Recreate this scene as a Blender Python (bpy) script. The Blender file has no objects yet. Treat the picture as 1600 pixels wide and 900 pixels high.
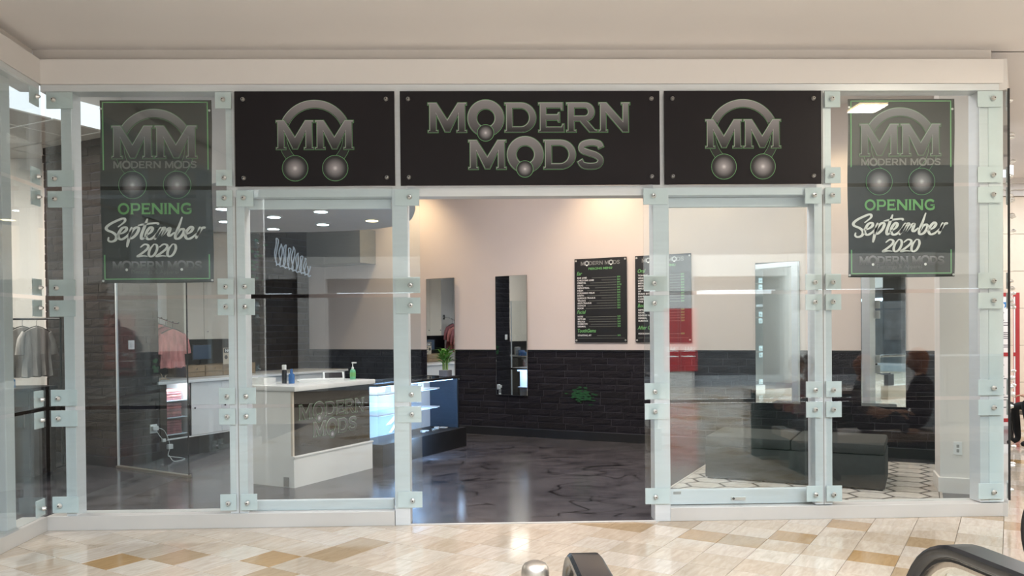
import bpy, bmesh, math, random
from mathutils import Vector, Matrix
random.seed(7)
C = bpy.context.scene.collection
SC = bpy.context.scene
PI = math.pi

# ------------------------------------------------------------------ camera, world, lights, exposure
cam_d = bpy.data.cameras.new('camera')
cam_d.sensor_width = 36.0
cam_d.lens = 28.125
cam_d.shift_y = 0.05128
cam_d.clip_end = 200
cam = bpy.data.objects.new('camera', cam_d)
C.objects.link(cam)
YAW, PITCH, ROLL = 0.026176, -0.011208, 0.0092605
cam.matrix_world = (Matrix.Translation((0, 0, 1.6)) @ Matrix.Rotation(-YAW, 4, 'Z')
                    @ Matrix.Rotation(PI / 2 + PITCH, 4, 'X') @ Matrix.Rotation(-ROLL, 4, 'Z'))
SC.camera = cam

SC.view_settings.view_transform = 'Standard'
SC.view_settings.look = 'None'
SC.view_settings.gamma = 1.0
SC.view_settings.use_curve_mapping = False
SC.view_settings.exposure = 0.2
SC.cycles.max_bounces = 10
SC.cycles.transparent_max_bounces = 24
SC.cycles.glossy_bounces = 5
SC.cycles.diffuse_bounces = 4
SC.cycles.sample_clamp_indirect = 6.0
SC.cycles.caustics_reflective = False
SC.cycles.caustics_refractive = False
SC.cycles.use_denoising = True

w = bpy.data.worlds.new('world')
SC.world = w
w.use_nodes = True
w.node_tree.nodes['Background'].inputs[0].default_value = (0.90, 0.96, 1.0, 1)
w.node_tree.nodes['Background'].inputs[1].default_value = 1.1

TH = math.radians(-28.55)                  # the shop is turned against its glass front
E1 = Vector((math.cos(TH), math.sin(TH), 0))
E2 = Vector((-math.sin(TH), math.cos(TH), 0))
def I(a, b, z=0.0):
    v = E1 * a + E2 * b
    return Vector((v.x, v.y, z))

def area(name, loc, rot, sx, sy, power, col=(1, 1, 1), spread=PI):
    l = bpy.data.lights.new(name, 'AREA')
    l.shape = 'RECTANGLE'; l.size = sx; l.size_y = sy
    l.energy = power; l.color = col; l.spread = spread
    o = bpy.data.objects.new(name, l)
    o.location = loc; o.rotation_euler = rot
    C.objects.link(o)
    return o
# daylight falling through the atrium roof behind the photographer
area('atrium_skylight', (3.0, -3.2, 7.6), (0, 0, 0), 13, 8.5, 4500, (0.84, 0.925, 1.0))
area('corridor_fill', (10.0, 9.5, 3.9), (0, 0, 0), 5, 5, 330, (0.86, 0.94, 1.0))  # added soft fill just under the ceiling, brightens the corridor
# shop: warm downlights that scallop the long wall, and soft general light
def spot(name, loc, to, power, size, col, blend=0.9, soft=0.09):
    l = bpy.data.lights.new(name, 'SPOT'); l.energy = power; l.spot_size = size; l.spot_blend = blend; l.shadow_soft_size = soft; l.color = col
    o = bpy.data.objects.new(name, l); C.objects.link(o); o.location = loc
    o.rotation_euler = (Vector(to) - Vector(loc)).to_track_quat('-Z', 'Y').to_euler()
for aa, pw in ((-7.25, 130), (-3.95, 115), (-2.55, 62), (-0.9, 70)):
    spot('wall_downlight', I(aa, 10.28, 4.30), I(aa, 10.62, 1.0), pw, 1.75, (1.0, 0.76, 0.46))
area('shop_ceiling_light', I(-3.2, 7.4, 4.35), (0, 0, TH), 4.5, 1.6, 230, (1.0, 0.93, 0.90))
area('shop_side_light', (-6.2, 8.6, 3.85), (0, 0, 0), 1.8, 1.8, 150, (1.0, 0.91, 0.80))

# ------------------------------------------------------------------ materials
MATS = {}
def nt(name):
    m = bpy.data.materials.new(name)
    m.use_nodes = True
    return m, m.node_tree.nodes, m.node_tree.links, m.node_tree.nodes['Principled BSDF']
def mat(name, col, rough=0.5, metal=0.0, noise=0.0, nscale=6.0, bump=0.0, bscale=60.0, emit=None, estr=0.0, spec=None, stretch=None):
    m, n, l, p = nt(name)
    p.inputs['Base Color'].default_value = (*col, 1)
    p.inputs['Roughness'].default_value = rough
    p.inputs['Metallic'].default_value = metal
    if spec is not None:
        p.inputs['Specular IOR Level'].default_value = spec
    tc = n.new('ShaderNodeTexCoord')
    mp = n.new('ShaderNodeMapping')
    l.new(tc.outputs['Object'], mp.inputs['Vector'])
    if stretch: mp.inputs['Scale'].default_value = stretch
    if noise > 0:
        t = n.new('ShaderNodeTexNoise'); t.inputs['Scale'].default_value = nscale; t.inputs['Detail'].default_value = 5
        l.new(mp.outputs['Vector'], t.inputs['Vector'])
        r = n.new('ShaderNodeValToRGB')
        r.color_ramp.elements[0].position = 0.3; r.color_ramp.elements[1].position = 0.7
        r.color_ramp.elements[0].color = (*[c * (1 - noise) for c in col], 1)
        r.color_ramp.elements[1].color = (*[min(1, c * (1 + noise)) for c in col], 1)
        l.new(t.outputs['Fac'], r.inputs['Fac']); l.new(r.outputs['Color'], p.inputs['Base Color'])
    if bump > 0:
        t2 = n.new('ShaderNodeTexNoise'); t2.inputs['Scale'].default_value = bscale; t2.inputs['Detail'].default_value = 4
        l.new(mp.outputs['Vector'], t2.inputs['Vector'])
        b = n.new('ShaderNodeBump'); b.inputs['Strength'].default_value = bump; b.inputs['Distance'].default_value = 0.01
        l.new(t2.outputs['Fac'], b.inputs['Height']); l.new(b.outputs['Normal'], p.inputs['Normal'])
    if emit:
        p.inputs['Emission Color'].default_value = (*emit, 1); p.inputs['Emission Strength'].default_value = estr
    MATS[name] = m
    return m

mat('ceiling_paint', (0.785, 0.75, 0.735), 0.85, noise=0.015, nscale=1.2)
mat('fascia_paint', (0.70, 0.675, 0.66), 0.8, noise=0.015, nscale=2)
mat('recess_paint', (0.66, 0.62, 0.59), 0.8, noise=0.02)
mat('aluminium', (0.70, 0.735, 0.76), 0.42, 0.25, noise=0.03, nscale=3, stretch=(1, 1, 12))
mat('aluminium_base', (0.63, 0.62, 0.60), 0.40, 0.25, noise=0.04, nscale=2)
mat('plate', (0.69, 0.755, 0.77), 0.45, noise=0.03, nscale=8)
mat('steel', (0.72, 0.71, 0.69), 0.32, 0.85, noise=0.05, nscale=30)
mat('brushed_steel', (0.60, 0.53, 0.46), 0.36, 0.95, noise=0.06, nscale=10, stretch=(20, 20, 1))
mat('black_gap', (0.012, 0.012, 0.013), 0.6)
mat('sign_black', (0.0115, 0.0095, 0.0115), 0.5, noise=0.15, nscale=1.5, spec=0.22)
mat('banner_black', (0.018, 0.021, 0.018), 0.38, noise=0.3, nscale=3)
mat('green_print', (0.16, 0.42, 0.14), 0.5, noise=0.1, nscale=8)
mat('green_dim', (0.035, 0.11, 0.035), 0.6)
mat('green_line', (0.18, 0.46, 0.19), 0.5)
mat('white_print', (0.82, 0.82, 0.80), 0.5, noise=0.03)
mat('grey_print', (0.20, 0.20, 0.19), 0.5)
mat('dim_print', (0.10, 0.105, 0.10), 0.5)
mat('edge_print', (0.42, 0.43, 0.42), 0.5)
mat('line_print', (0.22, 0.23, 0.20), 0.5)
mat('beige_wall', (0.68, 0.595, 0.55), 0.8, noise=0.012, nscale=2)
mat('white_wall', (0.74, 0.71, 0.67), 0.75, noise=0.012, nscale=2)
mat('brick_grout', (0.060, 0.056, 0.068), 0.85, noise=0.2, bump=0.4, bscale=70)
mat('black_trim', (0.008, 0.008, 0.009), 0.45, noise=0.2)
mat('white_laminate', (0.78, 0.78, 0.76), 0.35, noise=0.015)
mat('counter_white', (0.80, 0.79, 0.77), 0.25, noise=0.02, nscale=12)
mat('dark_panel', (0.028, 0.024, 0.021), 0.12, noise=0.3, nscale=2, stretch=(1, 1, 6))
mat('cabinet_beige', (0.60, 0.53, 0.44), 0.5, noise=0.03, nscale=3)
mat('wood_drawer', (0.26, 0.175, 0.10), 0.5, noise=0.22, nscale=5, stretch=(2, 2, 20))
mat('case_blue', (0.035, 0.06, 0.10), 0.4, noise=0.1)
mat('case_white', (0.76, 0.82, 0.90), 0.4)
mat('chrome', (0.75, 0.75, 0.75), 0.12, 1.0)
mat('rubber', (0.010, 0.010, 0.011), 0.22, noise=0.15, nscale=5)
mat('dark_metal', (0.03, 0.03, 0.032), 0.3, 0.6)
mat('soffit_grey', (0.66, 0.63, 0.615), 0.8, noise=0.02)
mat('bulkhead', (0.20, 0.20, 0.19), 0.7, noise=0.03, stretch=(1, 1, 10))
mat('ceiling_tile', (0.66, 0.62, 0.56), 0.9, noise=0.05, nscale=40, bump=0.2, bscale=200)
mat('grid_metal', (0.7, 0.68, 0.64), 0.5)
mat('lamp_cool', (0.9, 0.9, 0.9), 0.4, emit=(0.78, 0.92, 1.0), estr=9)
mat('lamp_warm', (0.9, 0.85, 0.7), 0.4, emit=(1.0, 0.78, 0.45), estr=8)
mat('lamp_panel', (0.9, 0.9, 0.9), 0.4, emit=(1.0, 0.93, 0.78), estr=4)
mat('led_strip', (0.9, 0.9, 0.9), 0.4, emit=(0.40, 0.66, 1.0), estr=6)
mat('pink_cloth', (0.58, 0.22, 0.20), 0.85, noise=0.35, nscale=14, bump=0.5, bscale=25, stretch=(1, 1, .35))
mat('pink_dark', (0.36, 0.13, 0.14), 0.85, noise=0.35, nscale=14, bump=0.5, bscale=25, stretch=(1, 1, .35))
mat('grey_cloth', (0.42, 0.40, 0.38), 0.85, noise=0.25, nscale=14, bump=0.4, bscale=25, stretch=(1, 1, .3))
mat('pot_grey', (0.09, 0.09, 0.10), 0.6, noise=0.2)
mat('leaf_green', (0.11, 0.30, 0.05), 0.5, noise=0.35, nscale=9)
mat('stem_green', (0.16, 0.26, 0.07), 0.5, noise=0.2)
mat('sanitizer', (0.16, 0.50, 0.28), 0.15, noise=0.05)
mat('bottle_black', (0.03, 0.03, 0.035), 0.25)
mat('bottle_blue', (0.05, 0.16, 0.42), 0.25, noise=0.15, nscale=30)
mat('paper_white', (0.80, 0.80, 0.79), 0.6)
mat('screen_dark', (0.02, 0.014, 0.016), 0.55, spec=0.15)
mat('plastic_white', (0.75, 0.76, 0.75), 0.35)
mat('plastic_grey', (0.32, 0.32, 0.31), 0.5)
mat('ottoman', (0.024, 0.026, 0.025), 0.8, noise=0.15, nscale=20, bump=0.3, bscale=150)
mat('rug_dark', (0.06, 0.05, 0.045), 0.95, noise=0.2, nscale=30)
mat('rug_light', (0.42, 0.38, 0.34), 0.95, noise=0.16, nscale=12, bump=0.4, bscale=150)
mat('bench_taupe', (0.36, 0.29, 0.23), 0.5, noise=0.1, nscale=3)
mat('planter_teal', (0.03, 0.075, 0.072), 0.5, noise=0.15)
mat('kiosk_grey', (0.24, 0.26, 0.28), 0.5, noise=0.04)
mat('stone_wall', (0.68, 0.57, 0.46), 0.45, noise=0.05, nscale=3)
mat('mall_upper', (0.17, 0.175, 0.18), 0.7, noise=0.1)
mat('store_white', (0.50, 0.49, 0.47), 0.6, noise=0.03)
mat('store_dark', (0.05, 0.055, 0.06), 0.4, noise=0.4, nscale=3)
mat('red_paint', (0.36, 0.018, 0.022), 0.5, noise=0.05)
mat('poster_white', (0.76, 0.71, 0.70), 0.5)
mat('ink_grey', (0.16, 0.15, 0.16), 0.6)
mat('ink_blue', (0.04, 0.20, 0.46), 0.6)
mat('store_light', (0.9, 0.9, 0.9), 0.4, emit=(0.75, 0.87, 1.0), estr=3.0)
mat('neon_tube', (0.62, 0.68, 0.74), 0.3, noise=0.1, emit=(0.70, 0.82, 1.0), estr=0.12)
mat('skin', (0.58, 0.34, 0.24), 0.55, noise=0.05)
mat('hair_brown', (0.16, 0.085, 0.05), 0.5, noise=0.4, nscale=30, stretch=(6, 6, 1))
mat('hair_red', (0.46, 0.17, 0.06), 0.5, noise=0.4, nscale=30, stretch=(6, 6, 1))
mat('cloth_black', (0.012, 0.012, 0.013), 0.85, noise=0.3)
mat('cloth_teal', (0.055, 0.075, 0.085), 0.85, noise=0.15)
mat('cloth_pink', (0.42, 0.17, 0.19), 0.85, noise=0.1)
mat('cloth_red', (0.25, 0.03, 0.035), 0.85, noise=0.15)
mat('cloth_grey', (0.18, 0.18, 0.17), 0.85, noise=0.15)
mat('white_sole', (0.75, 0.74, 0.72), 0.6)
mat('driftwood', (0.34, 0.24, 0.15), 0.8, noise=0.3)
mat('notice_tan', (0.44, 0.37, 0.28), 0.6)
mat('switch_white', (0.80, 0.82, 0.82), 0.4)
mat('threshold', (0.62, 0.60, 0.58), 0.4, 0.3)
mat('channel_bronze', (0.30, 0.27, 0.23), 0.35, 0.6)

def glass_mat(name, tint):
    m = bpy.data.materials.new(name); m.use_nodes = True
    n, l = m.node_tree.nodes, m.node_tree.links
    n.remove(n['Principled BSDF'])
    tr = n.new('ShaderNodeBsdfTransparent'); tr.inputs[0].default_value = (*tint, 1)
    gl = n.new('ShaderNodeBsdfGlossy'); gl.inputs['Roughness'].default_value = 0.0
    gl.inputs['Color'].default_value = (1, 1, 1, 1)
    ge = n.new('ShaderNodeNewGeometry')
    ma = n.new('ShaderNodeMath'); ma.operation = 'MULTIPLY_ADD'
    ma.inputs[1].default_value = -(1.56 - 1 / 1.56); ma.inputs[2].default_value = 1.56
    fr = n.new('ShaderNodeFresnel')
    mx = n.new('ShaderNodeMixShader')
    l.new(ge.outputs['Backfacing'], ma.inputs[0]); l.new(ma.outputs[0], fr.inputs['IOR'])
    l.new(fr.outputs[0], mx.inputs[0]); l.new(tr.outputs[0], mx.inputs[1]); l.new(gl.outputs[0], mx.inputs[2])
    l.new(mx.outputs[0], n['Material Output'].inputs['Surface'])
    MATS[name] = m
glass_mat('clear_glass', (0.95, 0.98, 0.982))
glass_mat('case_glass', (0.97, 0.985, 0.99))
def mirror_mat():
    m, n, l, p = nt('mirror'); p.inputs['Base Color'].default_value = (0.84, 0.86, 0.85, 1)
    p.inputs['Metallic'].default_value = 1; p.inputs['Roughness'].default_value = 0.015; MATS['mirror'] = m
mirror_mat()

def tile_mat(name, island):
    """polished travertine: each tile its own shade, fine veins along it"""
    m, n, l, p = nt(name)
    p.inputs['Roughness'].default_value = 0.10
    if island:
        g = n.new('ShaderNodeNewGeometry'); rnd = g.outputs['Random Per Island']
    else:
        g = n.new('ShaderNodeObjectInfo'); rnd = g.outputs['Random']
    r = n.new('ShaderNodeValToRGB'); cr = r.color_ramp; cr.interpolation = 'CONSTANT'
    cols = [(0.0, (0.63, 0.54, 0.445)), (0.2, (0.66, 0.585, 0.51)), (0.38, (0.60, 0.50, 0.395)), (0.54, (0.645, 0.555, 0.46)),
            (0.68, (0.56, 0.48, 0.39)), (0.79, (0.68, 0.615, 0.535)), (0.90, (0.46, 0.345, 0.22)), (0.95, (0.46, 0.30, 0.145))]
    while len(cr.elements) < len(cols): cr.elements.new(0.5)
    for e, (pos, c) in zip(cr.elements, cols): e.position = pos; e.color = (*c, 1)
    l.new(rnd, r.inputs['Fac'])
    tc = n.new('ShaderNodeTexCoord'); mp = n.new('ShaderNodeMapping'); mp.inputs['Scale'].default_value = (3, 14, 3)
    mp.inputs['Rotation'].default_value = (0, 0, math.radians(20))
    ad = n.new('ShaderNodeVectorMath'); ad.operation = 'ADD'
    cb = n.new('ShaderNodeCombineXYZ'); mu = n.new('ShaderNodeMath'); mu.operation = 'MULTIPLY'; mu.inputs[1].default_value = 37
    l.new(rnd, mu.inputs[0]); l.new(mu.outputs[0], cb.inputs[0]); l.new(mu.outputs[0], cb.inputs[1])
    l.new(tc.outputs['Object'], ad.inputs[0]); l.new(cb.outputs[0], ad.inputs[1]); l.new(ad.outputs[0], mp.inputs['Vector'])
    t = n.new('ShaderNodeTexNoise'); t.inputs['Scale'].default_value = 2.2; t.inputs['Detail'].default_value = 8; t.inputs['Distortion'].default_value = 0.8
    l.new(mp.outputs['Vector'], t.inputs['Vector'])
    r2 = n.new('ShaderNodeValToRGB'); r2.color_ramp.elements[0].position = 0.3; r2.color_ramp.elements[1].position = 0.72
    r2.color_ramp.elements[0].color = (0.80, 0.77, 0.73, 1); r2.color_ramp.elements[1].color = (1.0, 1.0, 1.0, 1)
    l.new(t.outputs['Fac'], r2.inputs['Fac'])
    mx = n.new('ShaderNodeMix'); mx.data_type = 'RGBA'; mx.blend_type = 'MULTIPLY'; mx.inputs[0].default_value = 1.0
    l.new(r.outputs['Color'], mx.inputs[6]); l.new(r2.outputs['Color'], mx.inputs[7])
    l.new(mx.outputs[2], p.inputs['Base Color'])
    MATS[name] = m
tile_mat('tile_stone', False); tile_mat('tile_stone_far', True)
mat('grout', (0.16, 0.125, 0.09), 0.8, noise=0.1)

def brick_mat(name, col, island=False):
    m, n, l, p = nt(name)
    p.inputs['Roughness'].default_value = 0.6; p.inputs['Specular IOR Level'].default_value = 0.25
    if island:
        g = n.new('ShaderNodeNewGeometry'); rnd = g.outputs['Random Per Island']
    else:
        g = n.new('ShaderNodeObjectInfo'); rnd = g.outputs['Random']
    tc = n.new('ShaderNodeTexCoord')
    t = n.new('ShaderNodeTexNoise'); t.inputs['Scale'].default_value = 22; t.inputs['Detail'].default_value = 7
    l.new(tc.outputs['Object'], t.inputs['Vector'])
    b = n.new('ShaderNodeBump'); b.inputs['Strength'].default_value = 0.85; b.inputs['Distance'].default_value = 0.02
    l.new(t.outputs['Fac'], b.inputs['Height']); l.new(b.outputs['Normal'], p.inputs['Normal'])
    r = n.new('ShaderNodeValToRGB')
    r.color_ramp.elements[0].color = (*[c * 0.75 for c in col], 1); r.color_ramp.elements[1].color = (*[c * 1.3 for c in col], 1)
    l.new(rnd, r.inputs['Fac']); l.new(r.outputs['Color'], p.inputs['Base Color'])
    MATS[name] = m
brick_mat('brick_charcoal', (0.0095, 0.0085, 0.0135))
brick_mat('brick_charcoal_far', (0.0125, 0.0115, 0.0165), True)
brick_mat('brick_brown', (0.036, 0.028, 0.025))

def epoxy_mat():
    """poured grey epoxy floor with black drawn-out swirls"""
    m, n, l, p = nt('epoxy_floor')
    tc = n.new('ShaderNodeTexCoord'); mp = n.new('ShaderNodeMapping')
    mp.inputs['Rotation'].default_value = (0, 0, math.radians(-12)); mp.inputs['Scale'].default_value = (0.75, 1.25, 1)
    l.new(tc.outputs['Object'], mp.inputs['Vector'])
    t1 = n.new('ShaderNodeTexNoise'); t1.inputs['Scale'].default_value = 2.6; t1.inputs['Detail'].default_value = 9; t1.inputs['Distortion'].default_value = 1.2
    l.new(mp.outputs['Vector'], t1.inputs['Vector'])
    r1 = n.new('ShaderNodeValToRGB'); r1.color_ramp.elements[0].position = 0.34; r1.color_ramp.elements[1].position = 0.72
    r1.color_ramp.elements[0].color = (0.045, 0.042, 0.047, 1); r1.color_ramp.elements[1].color = (0.098, 0.092, 0.10, 1)
    l.new(t1.outputs['Fac'], r1.inputs['Fac'])
    t2 = n.new('ShaderNodeTexNoise'); t2.inputs['Scale'].default_value = 1.55; t2.inputs['Detail'].default_value = 1.0; t2.inputs['Distortion'].default_value = 0.9
    l.new(mp.outputs['Vector'], t2.inputs['Vector'])
    r2 = n.new('ShaderNodeValToRGB'); cr = r2.color_ramp
    cr.elements[0].position = 0.485; cr.elements[0].color = (1, 1, 1, 1)
    cr.elements[1].position = 0.500; cr.elements[1].color = (0.03, 0.03, 0.03, 1)
    e = cr.elements.new(0.515); e.color = (1, 1, 1, 1)
    l.new(t2.outputs['Fac'], r2.inputs['Fac'])
    mx = n.new('ShaderNodeMix'); mx.data_type = 'RGBA'; mx.blend_type = 'MULTIPLY'; mx.inputs[0].default_value = 1.0
    l.new(r1.outputs['Color'], mx.inputs[6]); l.new(r2.outputs['Color'], mx.inputs[7])
    l.new(mx.outputs[2], p.inputs['Base Color'])
    p.inputs['Roughness'].default_value = 0.16
    p.inputs['Specular IOR Level'].default_value = 0.4
    MATS['epoxy_floor'] = m
epoxy_mat()

def grad_mat(name, top, bot, radial=False):
    """printed fades: metal lettering light at the top, pearls light in the middle"""
    m, n, l, p = nt(name); p.inputs['Roughness'].default_value = 0.45
    tc = n.new('ShaderNodeTexCoord')
    r = n.new('ShaderNodeValToRGB')
    if radial:
        mp = n.new('ShaderNodeMapping'); mp.inputs['Location'].default_value = (-1.0, 0.0, -1.0)
        mp.inputs['Scale'].default_value = (2, 0, 2)
        l.new(tc.outputs['Generated'], mp.inputs['Vector'])
        ln = n.new('ShaderNodeVectorMath'); ln.operation = 'LENGTH'
        l.new(mp.outputs['Vector'], ln.inputs[0]); l.new(ln.outputs['Value'], r.inputs['Fac'])
        r.color_ramp.elements[0].color = (*top, 1); r.color_ramp.elements[1].color = (*bot, 1)
        r.color_ramp.elements[1].position = 0.85
        e = r.color_ramp.elements.new(0.22); e.color = (*[c * 0.45 for c in top], 1)
    else:
        s = n.new('ShaderNodeSeparateXYZ'); l.new(tc.outputs['Generated'], s.inputs[0])
        l.new(s.outputs['Z'], r.inputs['Fac'])
        r.color_ramp.elements[0].color = (*bot, 1); r.color_ramp.elements[1].color = (*top, 1)
        r.color_ramp.elements[0].position = 0.05
    l.new(r.outputs['Color'], p.inputs['Base Color']); MATS[name] = m
grad_mat('metal_print', (0.235, 0.225, 0.24), (0.013, 0.012, 0.013))
grad_mat('panel_print', (0.075, 0.07, 0.065), (0.02, 0.018, 0.016))
grad_mat('arch_print', (0.26, 0.245, 0.26), (0.10, 0.095, 0.10))
grad_mat('ring_print', (0.24, 0.23, 0.245), (0.035, 0.033, 0.036))
grad_mat('pearl_print', (0.66, 0.63, 0.67), (0.012, 0.011, 0.012), True)

# ------------------------------------------------------------------ helpers
class MB:
    """collects shapes for ONE mesh"""
    def __init__(s): s.v = []; s.f = []
    def add(s, vs, fs):
        o = len(s.v); s.v += [tuple(v) for v in vs]; s.f += [tuple(i + o for i in f) for f in fs]; return s
    def box(s, x0, x1, y0, y1, z0, z1, ch=0.0):
        if ch <= 0:
            vs = [(x, y, z) for z in (z0, z1) for y in (y0, y1) for x in (x0, x1)]
            return s.add(vs, [(0, 2, 3, 1), (4, 5, 7, 6), (0, 1, 5, 4), (2, 6, 7, 3), (0, 4, 6, 2), (1, 3, 7, 5)])
        bm = bmesh.new()
        bmesh.ops.create_cube(bm, size=1)
        for v in bm.verts: v.co = ((x0 + x1) / 2 + v.co.x * (x1 - x0), (y0 + y1) / 2 + v.co.y * (y1 - y0), (z0 + z1) / 2 + v.co.z * (z1 - z0))
        bmesh.ops.bevel(bm, geom=list(bm.edges), offset=ch, segments=2, affect='EDGES', profile=0.6)
        bm.verts.index_update()
        s.add([v.co[:] for v in bm.verts], [[v.index for v in f.verts] for f in bm.faces]); bm.free(); return s
    def lathe(s, prof, n=20, at=(0, 0, 0), axis='Z'):
        vs = []; fs = []
        for r, h in prof:
            for k in range(n):
                a = 2 * PI * k / n; c, d = r * math.cos(a), r * math.sin(a)
                p = (c, d, h) if axis == 'Z' else ((c, -h, d) if axis == 'Y' else (h, c, d))
                vs.append((p[0] + at[0], p[1] + at[1], p[2] + at[2]))
        m = len(prof)
        for i in range(m - 1):
            for k in range(n):
                fs.append((i * n + k, i * n + (k + 1) % n, (i + 1) * n + (k + 1) % n, (i + 1) * n + k))
        fs.append(tuple(range(n - 1, -1, -1))); fs.append(tuple((m - 1) * n + k for k in range(n)))
        return s.add(vs, fs)
    def prism(s, poly, z0, z1):
        n = len(poly)
        vs = [(x, y, z0) for x, y in poly] + [(x, y, z1) for x, y in poly]
        return s.add(vs, [tuple(range(n - 1, -1, -1)), tuple(range(n, 2 * n))] + [(i, (i + 1) % n, n + (i + 1) % n, n + i) for i in range(n)])
    def prism_xz(s, poly, y0, y1):
        n = len(poly)
        vs = [(x, y0, z) for x, z in poly] + [(x, y1, z) for x, z in poly]
        return s.add(vs, [tuple(range(n)), tuple(range(2 * n - 1, n - 1, -1))] + [(i, n + i, n + (i + 1) % n, (i + 1) % n) for i in range(n)])
    def tube(s, pts, r, n=8, cap=True):
        pts = [Vector(p) for p in pts]; rs = r if isinstance(r, (list, tuple)) else [r] * len(pts)
        vs = []; fs = []; up = None
        for i, p in enumerate(pts):
            t = (pts[min(i + 1, len(pts) - 1)] - pts[max(i - 1, 0)]).normalized()
            if up is None:
                up = Vector((0, 0, 1)) if abs(t.z) < 0.9 else Vector((1, 0, 0))
            b = t.cross(up)
            b = b.normalized() if b.length > 1e-6 else Vector((1, 0, 0))
            up = b.cross(t).normalized()
            for k in range(n):
                a = 2 * PI * k / n
                vs.append(p + (b * math.cos(a) + up * math.sin(a)) * rs[i])
        for i in range(len(pts) - 1):
            for k in range(n):
                fs.append((i * n + k, i * n + (k + 1) % n, (i + 1) * n + (k + 1) % n, (i + 1) * n + k))
        if cap:
            fs.append(tuple(range(n - 1, -1, -1))); fs.append(tuple((len(pts) - 1) * n + k for k in range(n)))
        return s.add(vs, fs)
    def ball(s, c, rx, ry=None, rz=None, n=12, m=8):
        ry = ry or rx; rz = rz or rx
        prof = [(max(1e-4, math.sin(PI * i / m)), -math.cos(PI * i / m)) for i in range(m + 1)]
        t = MB().lathe(prof, n)
        return s.add([(c[0] + x * rx, c[1] + y * ry, c[2] + z * rz) for x, y, z in t.v], t.f)
    def mesh(s, name, m):
        me = bpy.data.meshes.new(name); me.from_pydata(s.v, [], s.f); me.update()
        if m: me.materials.append(MATS[m])
        return me
    def build(s, name, m, parent=None, smooth=False, loc=None, rotz=0):
        me = s.mesh(name, m)
        bm = bmesh.new(); bm.from_mesh(me); bmesh.ops.recalc_face_normals(bm, faces=bm.faces); bm.to_mesh(me); bm.free()
        if smooth:
            me.shade_smooth(); me.set_sharp_from_angle(angle=math.radians(40))
        return link(name, me, parent, loc, rotz)
def link(name, me, parent=None, loc=None, rotz=0):
    o = bpy.data.objects.new(name, me); C.objects.link(o)
    if parent is not None: o.parent = parent
    if loc is not None: o.location = loc
    if rotz: o.rotation_euler = (0, 0, rotz)
    return o
def tag(o, label=None, cat=None, group=None, kind=None):
    if label: o['label'] = label
    if cat: o['category'] = cat
    if group: o['group'] = group
    if kind: o['kind'] = kind
    return o
def empty(name, loc=(0, 0, 0), rotz=0, label=None, cat=None, group=None, kind=None):
    o = bpy.data.objects.new(name, None); C.objects.link(o)
    o.empty_display_size = 0.1
    o.location = loc; o.rotation_euler = (0, 0, rotz)
    return tag(o, label, cat, group, kind)
def copy_tree(o, parent=None):
    c = o.copy(); C.objects.link(c)
    if parent is not None: c.parent = parent
    for ch in list(o.children): copy_tree(ch, c)
    return c
def struct(o): o['kind'] = 'structure'; return o

def curve_mesh(outlines, offset=0.0, extrude=0.001, res=4):
    """filled outlines (x,z) -> mesh standing in the xz plane, its face towards -y"""
    cu = bpy.data.curves.new('outline', 'CURVE'); cu.dimensions = '2D'; cu.fill_mode = 'BOTH'
    cu.extrude = extrude; cu.offset = offset
    for pts in outlines:
        s = cu.splines.new('POLY'); s.points.add(len(pts) - 1); s.use_cyclic_u = True
        for q, (x, y) in zip(s.points, pts): q.co = (x, y, 0, 1)
    return finish_curve(cu)
def finish_curve(cu):
    o = bpy.data.objects.new('outline', cu)
    tmp = bpy.data.meshes.new_from_object(o)
    me = bpy.data.meshes.new('outline')
    me.from_pydata([(v.co.x, -v.co.z, v.co.y) for v in tmp.vertices], [], [tuple(p.vertices) for p in tmp.polygons]); me.update()
    bpy.data.meshes.remove(tmp); bpy.data.objects.remove(o); bpy.data.curves.remove(cu)
    return me
def text_mesh(body, size, xs=1.0, align='LEFT', offset=0.0, extrude=0.0006, shear=0.0, line=1.0, space=1.0):
    cu = bpy.data.curves.new('lettering', 'FONT'); cu.body = body; cu.size = size
    cu.align_x = align; cu.offset = offset; cu.extrude = extrude; cu.shear = shear; cu.resolution_u = 3
    cu.space_line = line; cu.space_character = space
    me = finish_curve(cu)
    if xs != 1.0: me.transform(Matrix.Diagonal((xs, 1, 1, 1)))
    return me
def put(name, me, m, parent, loc):
    me.materials.append(MATS[m]); me.name = name
    return link(name, me, parent, loc)
def smooth_path(pts, n=6):
    out = []; P = [Vector(p) for p in pts]
    for i in range(len(P) - 1):
        p0, p1, p2, p3 = P[max(i - 1, 0)], P[i], P[i + 1], P[min(i + 2, len(P) - 1)]
        for k in range(n):
            t = k / n
            out.append(0.5 * ((2 * p1) + (p2 - p0) * t + (2 * p0 - 5 * p1 + 4 * p2 - p3) * t * t + (3 * p1 - p0 - 3 * p2 + p3) * t ** 3))
    out.append(P[-1]); return out
def ribbon(pts, w, n=6):
    """outline of a stroke of width w (number or one per point) along a smooth path in 2D"""
    pp = smooth_path([(x, y, 0) for x, y in pts], n)
    L, R = [], []
    for i, p in enumerate(pp):
        t = pp[min(i + 1, len(pp) - 1)] - pp[max(i - 1, 0)]
        t.normalize(); nn = Vector((-t.y, t.x, 0))
        ww = w if not isinstance(w, (list, tuple)) else w[min(int(i / n), len(w) - 1)]
        L.append((p + nn * ww / 2)); R.append((p - nn * ww / 2))
    return [(v.x, v.y) for v in L] + [(v.x, v.y) for v in reversed(R)]
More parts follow.
